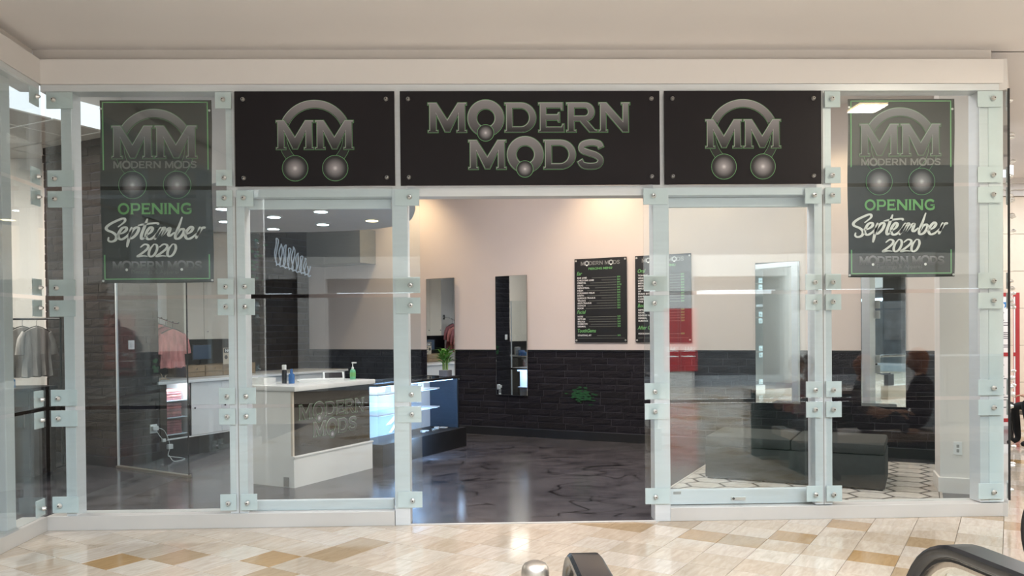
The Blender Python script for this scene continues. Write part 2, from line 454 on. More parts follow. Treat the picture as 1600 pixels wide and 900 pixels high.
def stroke_mb(mb, pts, w, y0, y1, sx=1, sz=1, ox=0, oz=0, n=6):
    """a pen stroke as a flat band of quads in the xz plane"""
    pp = smooth_path([(ox + x * sx, oz + y * sz, 0) for x, y in pts], n)
    N = len(pp); vs = []; fs = []
    for i, p in enumerate(pp):
        t = pp[min(i + 1, N - 1)] - pp[max(i - 1, 0)]
        if t.length < 1e-9: t = Vector((1, 0, 0))
        t.normalize(); nn = Vector((-t.y, t.x, 0))
        k = 0.35 + 0.65 * min(1, 5 * min(i, N - 1 - i) / N + 0.15)
        # pen held at an angle: fuller on the down strokes
        ww = w * k * (0.72 + 0.5 * abs(t.y))
        for q in (p + nn * ww / 2, p - nn * ww / 2):
            vs += [(q.x, y0, q.y), (q.x, y1, q.y)]
    for i in range(N - 1):
        a, b = 4 * i, 4 * (i + 1)
        fs += [(a, b, b + 2, a + 2), (a + 1, a + 3, b + 3, b + 1), (a, a + 1, b + 1, b), (a + 2, b + 2, b + 3, a + 3)]
    fs += [(0, 2, 3, 1), (4 * N - 4, 4 * N - 3, 4 * N - 1, 4 * N - 2)]
    mb.add(vs, fs)
def arc(cx, cy, rx, ry, a0, a1, n=12):
    return [(cx + rx * math.cos(math.radians(a0 + (a1 - a0) * i / n)), cy + ry * math.sin(math.radians(a0 + (a1 - a0) * i / n))) for i in range(n + 1)]

# wide capitals with small serifs, cap height 1
SF = .06
def glyph(ch):
    if ch == 'M':
        return 1.40, [[(0, 0), (0, .05), (.06, .05), (.06, .95), (0, .95), (0, 1), (.30, 1), (.70, .40), (1.10, 1), (1.40, 1), (1.40, .95), (1.34, .95),
                       (1.34, .05), (1.40, .05), (1.40, 0), (1.06, 0), (1.06, .05), (1.12, .05), (1.12, .66), (.78, .02), (.62, .02), (.28, .66), (.28, .05), (.34, .05), (.34, 0)]]
    if ch == 'D':
        return 1.18, [[(0, 0), (0, .05), (.06, .05), (.06, .95), (0, .95), (0, 1)] + arc(.62, .5, .56, .5, 90, -90, 18),
                      [(.27, .17), (.27, .83)] + arc(.60, .5, .35, .33, 90, -90, 16)]
    if ch == 'E':
        return .98, [[(0, 0), (0, .05), (.06, .05), (.06, .95), (0, .95), (0, 1), (.92, 1), (.92, .76), (.88, .76), (.85, .84), (.27, .84), (.27, .59), (.72, .59), (.76, .66), (.79, .66),
                      (.79, .35), (.76, .35), (.72, .42), (.27, .42), (.27, .16), (.88, .16), (.92, .26), (.96, .26), (.96, 0)]]
    if ch == 'R':
        return 1.16, [[(0, 0), (0, .05), (.06, .05), (.06, .95), (0, .95), (0, 1)] + arc(.70, .69, .34, .31, 90, -80, 14) + [(1.06, .06), (1.14, .05), (1.14, 0), (.86, 0), (.50, .38), (.27, .38),
                      (.27, .05), (.34, .05), (.34, 0)], [(.27, .54), (.27, .84)] + arc(.68, .69, .15, .15, 90, -90, 10)]
    if ch == 'P':
        return 1.06, [[(0, 0), (0, .05), (.06, .05), (.06, .95), (0, .95), (0, 1)] + arc(.70, .66, .34, .34, 90, -90, 14) + [(.27, .32), (.27, .05), (.34, .05), (.34, 0)],
                      [(.27, .48), (.27, .84)] + arc(.68, .66, .15, .18, 90, -90, 10)]
    if ch == 'N':
        return 1.24, [[(0, 0), (0, .05), (.06, .05), (.06, .95), (0, .95), (0, 1), (.29, 1), (.96, .33), (.96, .95), (.90, .95), (.90, 1), (1.22, 1), (1.22, .95), (1.16, .95), (1.16, 0),
                       (.95, 0), (.26, .69), (.26, .05), (.32, .05), (.32, 0)]]
    if ch == 'I':
        return .34, [[(0, 0), (0, .05), (.05, .05), (.05, .95), (0, .95), (0, 1), (.32, 1), (.32, .95), (.27, .95), (.27, .05), (.32, .05), (.32, 0)]]
    if ch == 'O':
        return 1.22, [arc(.6, .5, .60, .52, 0, 350, 34), arc(.6, .5, .38, .34, 0, 350, 34)]
    if ch == 'S':
        return 1.04, [ribbon([(.90, .74), (.82, .87), (.52, .915), (.20, .84), (.16, .66), (.44, .55), (.70, .47), (.88, .32), (.78, .13), (.48, .085), (.20, .13), (.09, .28)], .19, 5)]
    if ch == 'G':
        return 1.20, [ribbon([(1.02, .78), (.86, .89), (.58, .92), (.27, .82), (.12, .52), (.26, .2), (.56, .085), (.84, .10), (1.02, .2), (1.03, .45)], .20, 5) , [(.66, .40), (.66, .53), (1.13, .53), (1.13, .40)]]
    return .5, []
def word_outlines(word, h, gap=.07, skip_o=False):
    x = 0; out = []; rings = []
    for ch in word:
        if ch == ' ': x += .5; continue
        wd, gl = glyph(ch)
        if ch == 'O' and skip_o:
            rings.append(x + .62); x += 1.30; continue
        out += [[((x + px) * h, pz * h) for px, pz in g] for g in gl]
        x += wd + gap
    return (x - gap) * h, out, [r * h for r in rings]
def metal_letters(parent, outl, loc, k, y, name='letter', main='metal_print', glow=True):
    """print layers: green halo, black gap, pale edge, dark metal face"""
    x, z = loc
    if outl and isinstance(outl[0][0], list):           # one entry per letter: every letter gets its own pieces
        for g in outl: metal_letters(parent, g, loc, k, y, name, main, glow)
        return
    if glow: put('letter_halo', curve_mesh(outl, .0085 * k, .0004), 'green_dim', parent, (x, y, z))
    if glow: put('letter_halo', curve_mesh(outl, .0062 * k, .0004), 'green_line', parent, (x, y - .0005, z))
    put('letter_outline', curve_mesh(outl, .0045 * k, .0004), 'black_gap', parent, (x, y - .001, z))
    put('letter_edge', curve_mesh(outl, .0012 * k, .0004), 'edge_print', parent, (x - .0012 * k, y - .0015, z + .0018 * k))
    put(name, curve_mesh(outl, -.0012 * k, .0004), main, parent, (x, y - .002, z))
def disc(r, n=32): return [(r * math.cos(2 * PI * i / n), r * math.sin(2 * PI * i / n)) for i in range(n)]
def shift(pts, dx, dz): return [(x + dx, z + dz) for x, z in pts]
def pearl(parent, x, z, r, y, k=1.0):
    put('pearl_outline', curve_mesh([disc(r + .006 * k)], 0, .0004), 'green_line', parent, (x, y, z))
    put('pearl_outline', curve_mesh([disc(r + .003 * k)], 0, .0004), 'black_gap', parent, (x, y - .0005, z))
    put('pearl', curve_mesh([disc(r)], 0, .0004), 'pearl_print', parent, (x, y - .001, z))
def ring(parent, x, z, R, y, k=1.0, m='ring_print', inner=.58):
    o = [disc(R, 40), disc(R * inner, 40)]
    put('ring_halo', curve_mesh(o, .007 * k, .0004), 'green_line', parent, (x, y - .0006, z))
    put('ring_outline', curve_mesh(o, .0045 * k, .0004), 'black_gap', parent, (x, y - .0011, z))
    put('ring_edge', curve_mesh(o, .0012 * k, .0004), 'edge_print', parent, (x - .001 * k, y - .0016, z + .0018 * k))
    put('letter_ring', curve_mesh(o, -.0012 * k, .0004), m, parent, (x, y - .0021, z))
def bolt_mb(mb, x, z, y, r=.020, n=14):
    """standoff: washer, cap and dark socket, pointing to -y"""
    mb.lathe([(r, 0), (r, .006), (r * .78, .012), (r * .62, .022), (r * .45, .026)], n, (x, y, z), 'Y')
def rows_bricks(L, z0, z1, h, lmin, lmax, rnd):
    out = []; z = z0; k = 0
    while z + h * .5 < z1:
        x = -rnd.uniform(0, lmax * .8); hh = min(h, z1 - z)
        while x < L:
            l = rnd.uniform(lmin, lmax)
            a, b = max(0, x), min(L, x + l)
            if b - a > .05: out.append((a, b, z, z + hh))
            x += l
        z += h
    return out
BRICK_MESH = {}
def brick_mesh(m, k):
    """one rough split-faced brick, 1 x 1 in the xz plane, face towards -y; scaled to its size when laid"""
    if (m, k) in BRICK_MESH: return BRICK_MESH[(m, k)]
    rnd = random.Random(k * 31 + 5)
    nx, nz = 4, 3; vs = []; fs = []
    for j in range(nz + 1):
        for i in range(nx + 1):
            edge = i in (0, nx) or j in (0, nz)
            x = i / nx; z = j / nz
            if edge:
                x += (.012 if i == 0 else -.012 if i == nx else 0) + rnd.uniform(-.006, .006); z += (.05 if j == 0 else -.05 if j == nz else 0) + rnd.uniform(-.03, .03)
            vs.append((x, -(rnd.uniform(.010, .013) if edge else rnd.uniform(.013, .020)), z))
    for j in range(nz):
        for i in range(nx):
            a = j * (nx + 1) + i; fs.append((a, a + 1, a + nx + 2, a + nx + 1))
    n0 = len(vs)
    ring_ = [i for i in range(nx + 1)] + [(j + 1) * (nx + 1) - 1 for j in range(1, nz + 1)] + [nz * (nx + 1) + i for i in range(nx - 1, -1, -1)] + [j * (nx + 1) for j in range(nz - 1, 0, -1)]
    for r in ring_: vs.append((vs[r][0], 0.004, vs[r][2]))
    m_ = len(ring_)
    for q in range(m_):
        fs.append((ring_[q], n0 + q, n0 + (q + 1) % m_, ring_[(q + 1) % m_]))
    mb = MB(); mb.add(vs, fs); me = mb.mesh('brick', m)
    BRICK_MESH[(m, k)] = me
    return me
def lay_bricks(parent, L, z0, z1, m, seed, h=.1, lmin=.2, lmax=.46, x_off=0.0, limit=299, keep=None):
    rnd = random.Random(seed); n = 0; rest = MB()
    bl = rows_bricks(L, z0, z1, h, lmin, lmax, rnd)
    for (a, b, c, d) in bl:
        me = brick_mesh(m, rnd.randrange(8))
        if n < limit and (keep is None or keep(a, b, c, d)):
            o = link('brick', me, parent, (x_off + a, 0, c)); o.scale = (b - a, rnd.uniform(.8, 1.15), d - c); n += 1
        else:
            rest.box(x_off + a + .006, x_off + b - .006, -.022 + rnd.uniform(-.006, .006), .004, c + .005, d - .005)
    if rest.v:
        o = rest.build('brick', m + '_far' if m + '_far' in MATS else m, parent); o['kind'] = 'stuff'
    return n

# ------------------------------------------------------------------ mall floor: grout bed and polished tiles laid square at 33 degrees
TS = 0.305
TD = Vector((.5513, .8343)); TN = Vector((.8343, -.5513))
OFF_N, OFF_D = -0.053, 5.276
floor = struct(MB().box(-9, 14, -12, 13.2, -0.06, -0.004).build('floor', 'grout'))
def lw_x(y): return -3.65 + 0.0616 * (6.64 - y)         # line of the left glass wall
def ret_y_side(x, y): return (x - 4.40) * .828 - (y - 6.64) * .56   # >0: right of the glass return
tile_me = MB().box(-TS / 2 + .0020, TS / 2 - .0020, -TS / 2 + .0020, TS / 2 - .0020, -.012, 0, .0012).mesh('tile', 'tile_stone')
ang = math.atan2(TD.y, TD.x)
near, far_mb = [], MB()
for i in range(-60, 70):
    for j in range(-60, 70):
        c = TN * (OFF_N + (i + .5) * TS) + TD * (OFF_D + (j + .5) * TS)
        x, y = c.x, c.y
        if not (-8.5 < x < 13.5 and -11.5 < y < 12.9): continue
        if x < lw_x(y) - .35: continue
        if y > 6.85 and ret_y_side(x, y) < -.25: continue
        if y > 0.3 and (abs(x) < .72 * y + .3) and y > 4.35 and y < 6.9:
            near.append((c.x, c.y))
        elif y >= 6.6 and x > .60 * y and x < .72 * y + .3:
            near.append((c.x, c.y))
        else:
            u = TN * (TS / 2 - .0021); v = TD * (TS / 2 - .0021)
            ps = [c - u - v, c + u - v, c + u + v, c - u + v]
            far_mb.add([(p.x, p.y, 0) for p in ps] + [(p.x, p.y, -.012) for p in ps],
                       [(0, 1, 2, 3), (0, 4, 5, 1), (1, 5, 6, 2), (2, 6, 7, 3), (3, 7, 4, 0)])
near.sort(key=lambda p: (p[0] - .3) ** 2 + (p[1] - 5.6) ** 2 * 2)
for (x, y) in near[:298]:
    link('tile', tile_me, floor, (x, y, 0), ang)
u = TN * (TS / 2 - .0021); v = TD * (TS / 2 - .0021)
for (x, y) in near[298:]:
    c = Vector((x, y)); ps = [c - u - v, c + u - v, c + u + v, c - u + v]
    far_mb.add([(p.x, p.y, 0) for p in ps] + [(p.x, p.y, -.012) for p in ps], [(0, 1, 2, 3), (0, 4, 5, 1), (1, 5, 6, 2), (2, 6, 7, 3), (3, 7, 4, 0)])
tag(far_mb.build('tile', 'tile_stone_far', floor), kind='stuff')

# shop floor: poured epoxy, a hair above the tiles
sf = MB().prism([(-14, -1), (lw_x(-1) - .03, -1), (lw_x(6.7) - .03, 6.70), (-.80, 6.70), (-.72, 6.66), (1.40, 6.66), (1.47, 6.70), (4.33, 6.70), (4.33 + .56 * 8, 6.70 + .828 * 8), (-14, 15)], -.03, .004)
struct(sf.build('floor_shop', 'epoxy_floor'))
struct(MB().box(-.69, 1.365, 6.635, 6.665, 0, .008, .002).build('trim_threshold', 'threshold'))

# ------------------------------------------------------------------ ceiling and fascia over the glass front
ceil = struct(MB().box(-9, 14, 2.0, 6.82, 3.972, 4.25).build('ceiling', 'ceiling_paint'))
struct(MB().prism([(4.30, 6.80), (14, 6.80), (14, 13.2), (8.7, 13.2)], 3.972, 4.25).build('ceiling_corridor', 'ceiling_paint'))
struct(MB().box(-9, 14, 1.7, 2.0, 3.972, 8.4).build('wall_atrium_edge', 'ceiling_paint'))
struct(MB().box(-3.68, 4.345, 6.635, 6.85, 3.650, 3.853, .004).build('wall_fascia', 'fascia_paint'))
struct(MB().box(-3.78, 4.30, 6.76, 6.86, 3.853, 3.972).build('wall_fascia_recess', 'recess_paint'))
RT = 93.53                                                # glass wall running forward on the left
LWR = math.radians(RT)
lwd = Vector((math.cos(LWR), math.sin(LWR), 0))
LW0 = Vector((-3.65, 6.64, 0)) - lwd * 4.6
lw = empty('wall_left_front', LW0, LWR); lw['kind'] = 'structure'
MB().box(-.5, 4.62, 0.0, .2, 3.650, 3.853, .004).build('fascia', 'fascia_paint', lw)
MB().box(-.5, 4.72, .12, .25, 3.853, 3.972).build('fascia_recess', 'recess_paint', lw)
MB().box(-.5, 4.6, .0, .2, 0, .118, .004).build('base_rail', 'aluminium_base', lw)
MB().box(-.5, 4.6, .012, .16, 3.585, 3.650).build('top_rail', 'aluminium', lw)
for x in (1.05, 2.65, 4.13):
    MB().box(x, x + .13, .07, .20, .118, 3.585, .004).build('post', 'stone_wall' if False else 'aluminium', lw)

def add_trim(n, x0, x1, y0, y1, z0, z1, m='aluminium', ch=.003):
    return struct(MB().box(x0, x1, y0, y1, z0, z1, ch).build('trim_%d' % n, m))
FY = 6.655                                                # front of the metal frame
add_trim(1, -3.66, -.812, 6.64, 6.86, 0, .118, 'aluminium_base')
add_trim(2, 1.488, 4.345, 6.64, 6.86, 0, .112, 'aluminium_base')
add_trim(3, -3.66, 4.345, FY - .003, 6.80, 3.592, 3.650)                 # top rail
add_trim(4, -2.16, 2.86, FY - .003, 6.80, 2.725, 2.812)                  # header under the signs
post_x = [(-3.50, -3.415), (-2.165, -2.02), (-.808, -.682), (1.358, 1.490), (2.72, 2.865), (4.13, 4.33)]
for k, (x0, x1) in enumerate(post_x):
    full = k in (2, 3)
    p = add_trim(5 + k, x0, x1, FY - (.012 if full else 0), FY + .155, 0 if full else .118, 3.592 if k != 5 else 3.592)
    # joint down the front of each post
    if k in (1, 4):
        MB().box((x0 + x1) / 2 - .004, (x0 + x1) / 2 + .004, FY - .001, FY + .004, .12, 3.59).build('joint_seam', 'plastic_grey', p)
    if k == 5:
        MB().box(x0 + .075, x1, FY - .004, FY + .02, .12, 3.59).build('cover_strip', 'plate', p)
# rails of the two fixed lights beside the opening, set back behind the glass
for k, (x0, x1, zt) in enumerate([(-2.02, -.83, .2), (1.50, 2.715, .24)]):
    f = empty('trim_%d' % (11 + k)); f['kind'] = 'structure'
    MB().box(x0, x1, 6.76, 6.80, 2.642, 2.722, .003).build('upper_rail', 'aluminium', f)
    MB().box(x0, x1, 6.74, 6.80, .118, zt, .003).build('lower_rail', 'aluminium', f)
    if k == 1:
        MB().box(x0 + .02, x1 - .02, 6.765, 6.777, zt, 2.642).build('sliding_glass', 'clear_glass', f)
        MB().box(2.03, 2.15, 6.725, 6.742, .150, .178, .002).build('lock', 'steel', f)
        MB().lathe([(.011, 0), (.011, .004), (.006, .006)], 12, (2.045, 6.726, .165), 'Y').build('lock_cylinder', 'black_gap', f)
        MB().box(1.535, 1.60, 6.737, 6.742, .205, .228).build('maker_label', 'plastic_grey', f)

# ------------------------------------------------------------------ the glass: single panes held by standoff bolts
ROWS = {1: (2.812, 3.585), 2: (1.922, 2.782), 3: (1.022, 1.892), 4: (.145, .992)}
GY = 6.62
wn = [0]
def pane(x0, x1, row, parent=None, wl=.14, wr=.14, bl=.07, br=.07, gy=GY):
    wn[0] += 1
    z0, z1 = ROWS[row]
    nm = 'window_%d' % wn[0] if parent is None else 'glass_pane'
    g = MB().box(x0, x1, gy - .006, gy + .006, z0, z1, .0015).build(nm, 'clear_glass', parent)
    if parent is None: g['kind'] = 'structure'
    def sub(nm, mb, m, sm=False):
        o = mb.build(nm, m, g, smooth=sm)
        return o
    for (px0, px1, bx) in ((x0 + .004, x0 + wl, x0 + bl), (x1 - wr, x1 - .004, x1 - br)):
        for (pz0, pz1, bz) in ((z1 - .136, z1 - .004, z1 - .068), (z0 + .004, z0 + .136, z0 + .066)):
            sub('corner_plate', MB().box(px0, px1, gy + .008, gy + .020, pz0, pz1, .0015), 'plate')
            mb = MB(); bolt_mb(mb, bx, bz, gy - .006)
            b = sub('bolt', mb, 'steel', True)
            sub('bolt_socket', MB().lathe([(.0062, .0), (.0062, .0012)], 6, (bx, gy - .0315, bz), 'Y'), 'black_gap').parent = b if parent is None else g
    return g
COL = {'A': (-3.605, -2.105, .215, .135, .07, .065), 'B': (-2.075, -.578, .135, .205, .06, .082),
       'D': (1.272, 2.770, .205, .135, .088, .062), 'E': (2.800, 4.305, .135, .205, .06, .08)}
for c, (x0, x1, wl, wr, bl, br) in COL.items():
    for r in (1, 2, 3, 4):
        if r == 1 and c in 'BD': continue
        pane(x0, x1, r, None, wl, wr, bl, br)
for (a, b) in ((-.4, 1.10), (1.13, 2.70), (2.73, 4.55)):
    for r in (1, 2, 3, 4):
        pane(a, b, r, lw, .14, .14, .07, .07, -.02)
# glass return at the right corner, running back along the mall
ret = empty('wall_right_return', (4.345, 6.62, 0), math.radians(55.9)); ret['kind'] = 'structure'
for r in (1, 2, 3, 4):
    pane(.02, 1.55, r, ret, .14, .14, .07, .07, -.01)
for r in (1, 2, 3, 4):
    pane(1.58, 3.1, r, ret, .14, .14, .07, .07, -.01)
MB().box(.0, 4.0, .0, .16, 0, .11).build('base_rail', 'aluminium_base', ret)
MB().box(.0, 4.0, .0, .14, 3.592, 3.85).build('top_rail', 'fascia_paint', ret)
MB().box(.0, .012, -.02, -.002, .14, 3.60).build('edge_strip', 'black_gap', ret)

# ------------------------------------------------------------------ shop walls
ZC = 4.0
def wall_at(name, p, rz):
    o = empty(name, p, rz); o['kind'] = 'structure'; return o
# long back wall: beige above, charcoal split brick dado, black baseboard
wb = wall_at('wall_back', I(-9.6, 10.88), TH)
MB().box(0, 10.40, -.005, .2, 0, 4.5).build('backing', 'brick_grout', wb)
MB().box(0, 10.40, -.012, .02, 1.323, 4.5).build('plaster', 'beige_wall', wb)
MB().box(0, 10.40, -.022, .02, 1.30, 1.323, .002).build('dado_strip', 'black_trim', wb)
MB().box(0, 10.40, -.026, .02, 0, .127, .003).build('baseboard', 'black_trim', wb)
lay_bricks(wb, 10.40, .135, 1.298, 'brick_charcoal', 11, h=.0975, lmin=.18, lmax=.45, x_off=.0, keep=lambda a, b, c, d: a > 2.75)
sp = MB(); rr = random.Random(4)
bx0 = -4.395 + 9.6
for k in range(150):                                        # spray of green paint: many small flecks, thick in the middle
    x, z = bx0 + rr.gauss(0, .085), .66 + rr.gauss(0, .045)
    s = rr.uniform(.004, .020)
    pl = [(x + s * rr.uniform(.3, 1.9) * math.cos(2 * PI * q / 8) * 1.5, z + s * rr.uniform(.3, 1.3) * math.sin(2 * PI * q / 8) * .8) for q in range(8)]
    yy = -.034 - .00008 * k
    sp.prism_xz(pl, yy, yy + .00006)
mat('green_paint', (0.010, 0.075, 0.022), 0.6, noise=0.4, nscale=25)
tag(sp.build('paint_splash', 'green_paint', wb), 'green paint splash on the charcoal brick')

# brick-clad pier on the left, then the recess with the counter
wl = wall_at('wall_left', I(-8.62, 6.42), TH)             # face towards the front, running left
b = MB().box(-1.345, .005, -.005, .58, 0, ZC).build('backing', 'brick_grout', wl)
f1 = empty('front_cladding'); f1.parent = wl; f1.location = (-1.35, 0.0, 0)
MB().box(0, 1.35, -.03, .02, 0, .118, .003).build('baseboard', 'black_trim', f1)
lay_bricks(f1, 1.35, .125, ZC, 'brick_brown', 21, h=.105, lmin=.2, lmax=.42, limit=180)
f2 = empty('side_cladding'); f2.parent = wl; f2.location = (0, 0, 0); f2.rotation_euler = (0, 0, PI / 2)
MB().box(0, .6, -.03, .02, 0, .118, .003).build('baseboard', 'black_trim', f2)
lay_bricks(f2, .58, .125, ZC, 'brick_charcoal', 22, h=.105, lmin=.2, lmax=.42, limit=110)

wn_ = wall_at('wall_recess', I(-9.54, 7.0), TH + PI / 2)  # local x runs back, -y faces into the shop
MB().box(0, 2.3, .0, .15, 0, ZC).build('plaster', 'white_wall', wn_)
MB().box(2.3, 3.9, -.005, .15, 0, ZC).build('backing', 'brick_grout', wn_)
lay_bricks(wn_, 1.56, .9, 3.6, 'brick_brown', 31, h=.105, lmin=.2, lmax=.44, x_off=2.3, limit=160)
struct(MB().prism([tuple(I(-9.69, 6.9)[:2]), tuple(I(-9.54, 6.9)[:2]), tuple(I(-9.54, 7.0)[:2]), tuple(I(-9.69, 7.0)[:2])], 0, ZC).build('trim_20', 'white_wall'))
# room behind the left glass wall
struct(MB().box(-14, -5.9, 11.0, 11.15, 0, ZC).build('wall_side_room', 'white_wall'))
struct(MB().box(-14.1, -13.9, -1, 15, 0, ZC).build('wall_side_far', 'white_wall'))
wx = wall_at('wall_side_cross', I(-11.6, -2.2), TH + PI / 2)      # only the mirrors look at it
MB().box(0, 7.2, 0, .12, 1.323, ZC).build('plaster', 'white_wall', wx); MB().box(0, 7.2, -.004, .12, 0, 1.323).build('dado_panel', 'black_trim', wx)
struct(MB().box(-14, -4.0, -1.1, -1, 0, ZC).build('wall_side_front', 'white_wall'))
# right end of the shop: side wall and the white pier behind the right window
pr = wall_at('wall_right_pier', I(.165, 8.764), TH + math.radians(6))
MB().box(0, .42, 0, .36, 0, ZC).build('pier', 'white_wall', pr)
MB().box(-.018, .438, -.018, .378, 0, .155, .006).build('baseboard', 'white_wall', pr)
o = MB().box(.115, .188, -.008, 0, .375, .50, .003).build('outlet_plate', 'plastic_white', pr)
MB().box(.14, .163, -.0095, -.007, .445, .475).build('outlet_socket', 'plastic_grey', o)
MB().box(.14, .163, -.0095, -.007, .40, .43).build('outlet_socket', 'plastic_grey', o)

# shop ceiling: white tiles in a grid, the rounded dropped soffit over the desk
sc = wall_at('ceiling_shop', I(0, 0), TH)
sc.location.z = 0
grid = MB().prism([(-13.5, 2.3), (-9.0, 6.2), (-9.0, 11.0), (-15, 11.0)], ZC + .02, ZC + .05).build('backing', 'ceiling_tile', sc)
cut = MB().prism([(-9.0, 6.0), (-4.4, 3.75), (1.5, 7.0), (1.5, 11.0), (-9.0, 11.0)], 4.42, 4.5).build('plaster', 'ceiling_paint', sc)
n = 0
for i in range(6):
    for j in range(10):
        a0, b0 = -12.2 + i * .61, 5.0 + j * .61
        if b0 > 9.8 or a0 > -9.0 or b0 < 5.0: continue
        light = (i, j) in ((1, 2), (3, 4))
        MB().box(a0 + .012, a0 + .598, b0 + .012, b0 + .598, ZC - .006, ZC + .012, .004).build('light_panel' if light else 'ceiling_tile', 'lamp_panel' if light else 'ceiling_tile', sc)
struct(MB().box(-14, -4.2, -1, 7.0, ZC + .06, ZC + .2).build('ceiling_side_room', 'ceiling_tile'))
so = [(-9.5, 8.3), (-8.72, 8.85)]
so += [(-8.0, 9.24), (-7.5, 9.38), (-7.0, 9.42), (-6.6, 9.33), (-6.25, 9.12), (-5.97, 8.82), (-5.72, 8.5), (-5.5, 8.2), (-5.2, 7.75), (-4.9, 7.25), (-5.6, 5.6), (-8.2, 6.2), (-8.60, 7.0), (-9.5, 7.0)]
sof = struct(MB().prism([tuple(I(a, b_)[:2]) for a, b_ in so], 3.10, 4.44).build('ceiling_soffit', 'soffit_grey'))
for k, (a, b_) in enumerate([(-8.2, 7.74), (-7.36, 7.75), (-6.55, 7.70), (-7.30, 8.62), (-8.2, 8.62), (-6.50, 8.66), (-8.25, 7.0), (-7.4, 6.95)]):
    pos = I(a, b_, 3.10)
    d = empty('ceiling_downlight', pos, 0, ['round recessed cool white downlight in the grey soffit, over the left end of the counter',
        'round recessed downlight in the grey soffit above the lit script sign', 'round recessed downlight in the grey soffit near its right edge',
        'second-row round downlight in the grey soffit, above the reception desk', 'second-row round downlight in the soffit beside the brick wall',
        'small warm downlight in the soffit closest to the beige wall', 'round downlight in the soffit just behind the left banner',
        'round downlight in the soffit nearest the glass front'][k], 'downlight', 'soffit downlights')
    t = MB().lathe([(.082, -.012), (.105, -.008), (.108, 0), (.10, .004)], 28).build('trim_ring', 'white_laminate', d, True)
    MB().lathe([(.080, -.014), (.04, -.0145)], 28).build('lens', 'lamp_warm' if k == 5 else 'lamp_cool', d)
    l = bpy.data.lights.new('downlight_beam', 'SPOT'); l.energy = 26; l.spot_size = 2.2; l.spot_blend = .7; l.shadow_soft_size = .07
    l.color = (1, .8, .55) if k == 5 else (.82, .92, 1.0)
    lo = bpy.data.objects.new('downlight_beam', l); C.objects.link(lo); lo.parent = d; lo.location = (0, 0, -.02)
bh = struct(MB().box(.0, 1.12, -.42, -.0, 2.74, 3.30, .004).build('trim_21', 'bulkhead')); bh.location = I(-9.2, 10.86); bh.rotation_euler = (0, 0, TH)

# ------------------------------------------------------------------ signs on the glass front
def fit(letters, z0, h, sx=1.0, ox=0.0):
    """letters: (char, x0, x1) -> outlines placed from x0 to x1, cap height h"""
    out = []
    for ch, x0, x1 in letters:
        wd, gl = glyph(ch)
        ww = max(px for g in gl for px, pz in g)
        out.append([[(ox + (x0 + px / ww * (x1 - x0)) * sx, z0 + pz * h) for px, pz in g] for g in gl])
    return out
U = .001466
def logo_modern(parent, k, y, thin=1.0, main='metal_print', rm='ring_print'):
    """MODERN over MODS with ringed pearls for the O's; origin at the middle of the sign, k = scale"""
    cx = 790 * U
    X = lambda v: v * U
    r1 = fit([('M', X(218), X(430)), ('D', X(648), X(820)), ('E', X(838), X(978)), ('R', X(995), X(1165)), ('N', X(1178), X(1350))], 0, .2375 * k, k, -cx * k)
    r2 = fit([('M', X(443), X(650)), ('D', X(865), X(1042)), ('S', X(1055), X(1200))], 0, .235 * k, k, -cx * k)
    zc = (628 + 90) / 2
    metal_letters(parent, r1, (0, (zc - 325) * U * k), k * thin, y, main=main)
    metal_letters(parent, r2, (0, (zc - 532) * U * k), k * thin, y, main=main)
    for (px, pz, bx, bz) in ((540, 247, 538, 330), (760, 452, 757, 533)):
        ring(parent, (px - 790) * U * k, (zc - pz) * U * k, .147 * k, y, k * thin, rm, inner=.53)
        pearl(parent, (bx - 790) * U * k, (zc - bz) * U * k, .064 * k, y - .003, k * thin)
def logo_mm(parent, k, x, z, y, mw=.312, mh=.232, mb_=-.104, pdx=.163, pdz=-.26):
    """two M's across an open ring that ends in two pearls; (x, z) = ring centre"""
    R, r = .294 * k, .234 * k
    a0 = 232
    o = arc(0, 0, R, R, -52, a0, 50) + arc(0, 0, r, r, a0, -52, 46)
    o = [(px + x, pz + z) for px, pz in o]
    put('ring_halo', curve_mesh([o], .0055 * k, .0004), 'green_line', parent, (0, y, 0))
    put('ring_outline', curve_mesh([o], .0035 * k, .0004), 'black_gap', parent, (0, y - .0005, 0))
    up = arc(0, 0, R, R, 26, 154, 40) + arc(0, 0, r, r, 154, 26, 36)
    put('ring_edge', curve_mesh([[(px + x, pz + z) for px, pz in up]], 0, .0004), 'edge_print', parent, (-.0015 * k, y - .0009, .003 * k))
    put('arch', curve_mesh([[(px + x, pz + z) for px, pz in up]], -.001 * k, .0004), 'arch_print', parent, (0, y - .0012, 0))
    ms = fit([('M', -mw * k, -.012 * k), ('M', .006 * k, mw * k)], 0, mh * k)
    metal_letters(parent, ms, (x, z + mb_ * k), k * .9, y - .0016)
    for sx in (-1, 1):
        pearl(parent, x + sx * pdx * k, z + pdz * k, .10 * k, y - .004, k)
def sign_panel(x0, x1, label):
    s = empty('sign_panel', ((x0 + x1) / 2, 6.612, 2.806), 0, label, 'sign')
    W, H = x1 - x0, .775
    MB().box(-W / 2, W / 2, -.006, .006, 0, H, .0015).build('board', 'sign_black', s)
    for bx in (-W / 2 + .068, W / 2 - .068):
        for bz in (.068, H - .066):
            mb = MB(); bolt_mb(mb, bx, bz, -.006, .018)
            b = mb.build('bolt', 'steel', s, True)
            MB().lathe([(.0068, 0), (.0068, .0012)], 6, (bx, -.0318, bz), 'Y').build('bolt_socket', 'black_gap', b)
    return s
sA = sign_panel(-2.075, -.775, 'black sign with a double M and ring emblem, left of the big name sign')
sB = sign_panel(-.730, 1.412, 'wide black sign reading MODERN MODS in shaded metal letters above the entrance')
sC = sign_panel(1.450, 2.765, 'black sign with a double M and ring emblem, right of the big name sign')
e = empty('emblem'); e.parent = sA; e.location = (0, -.0066, .405)
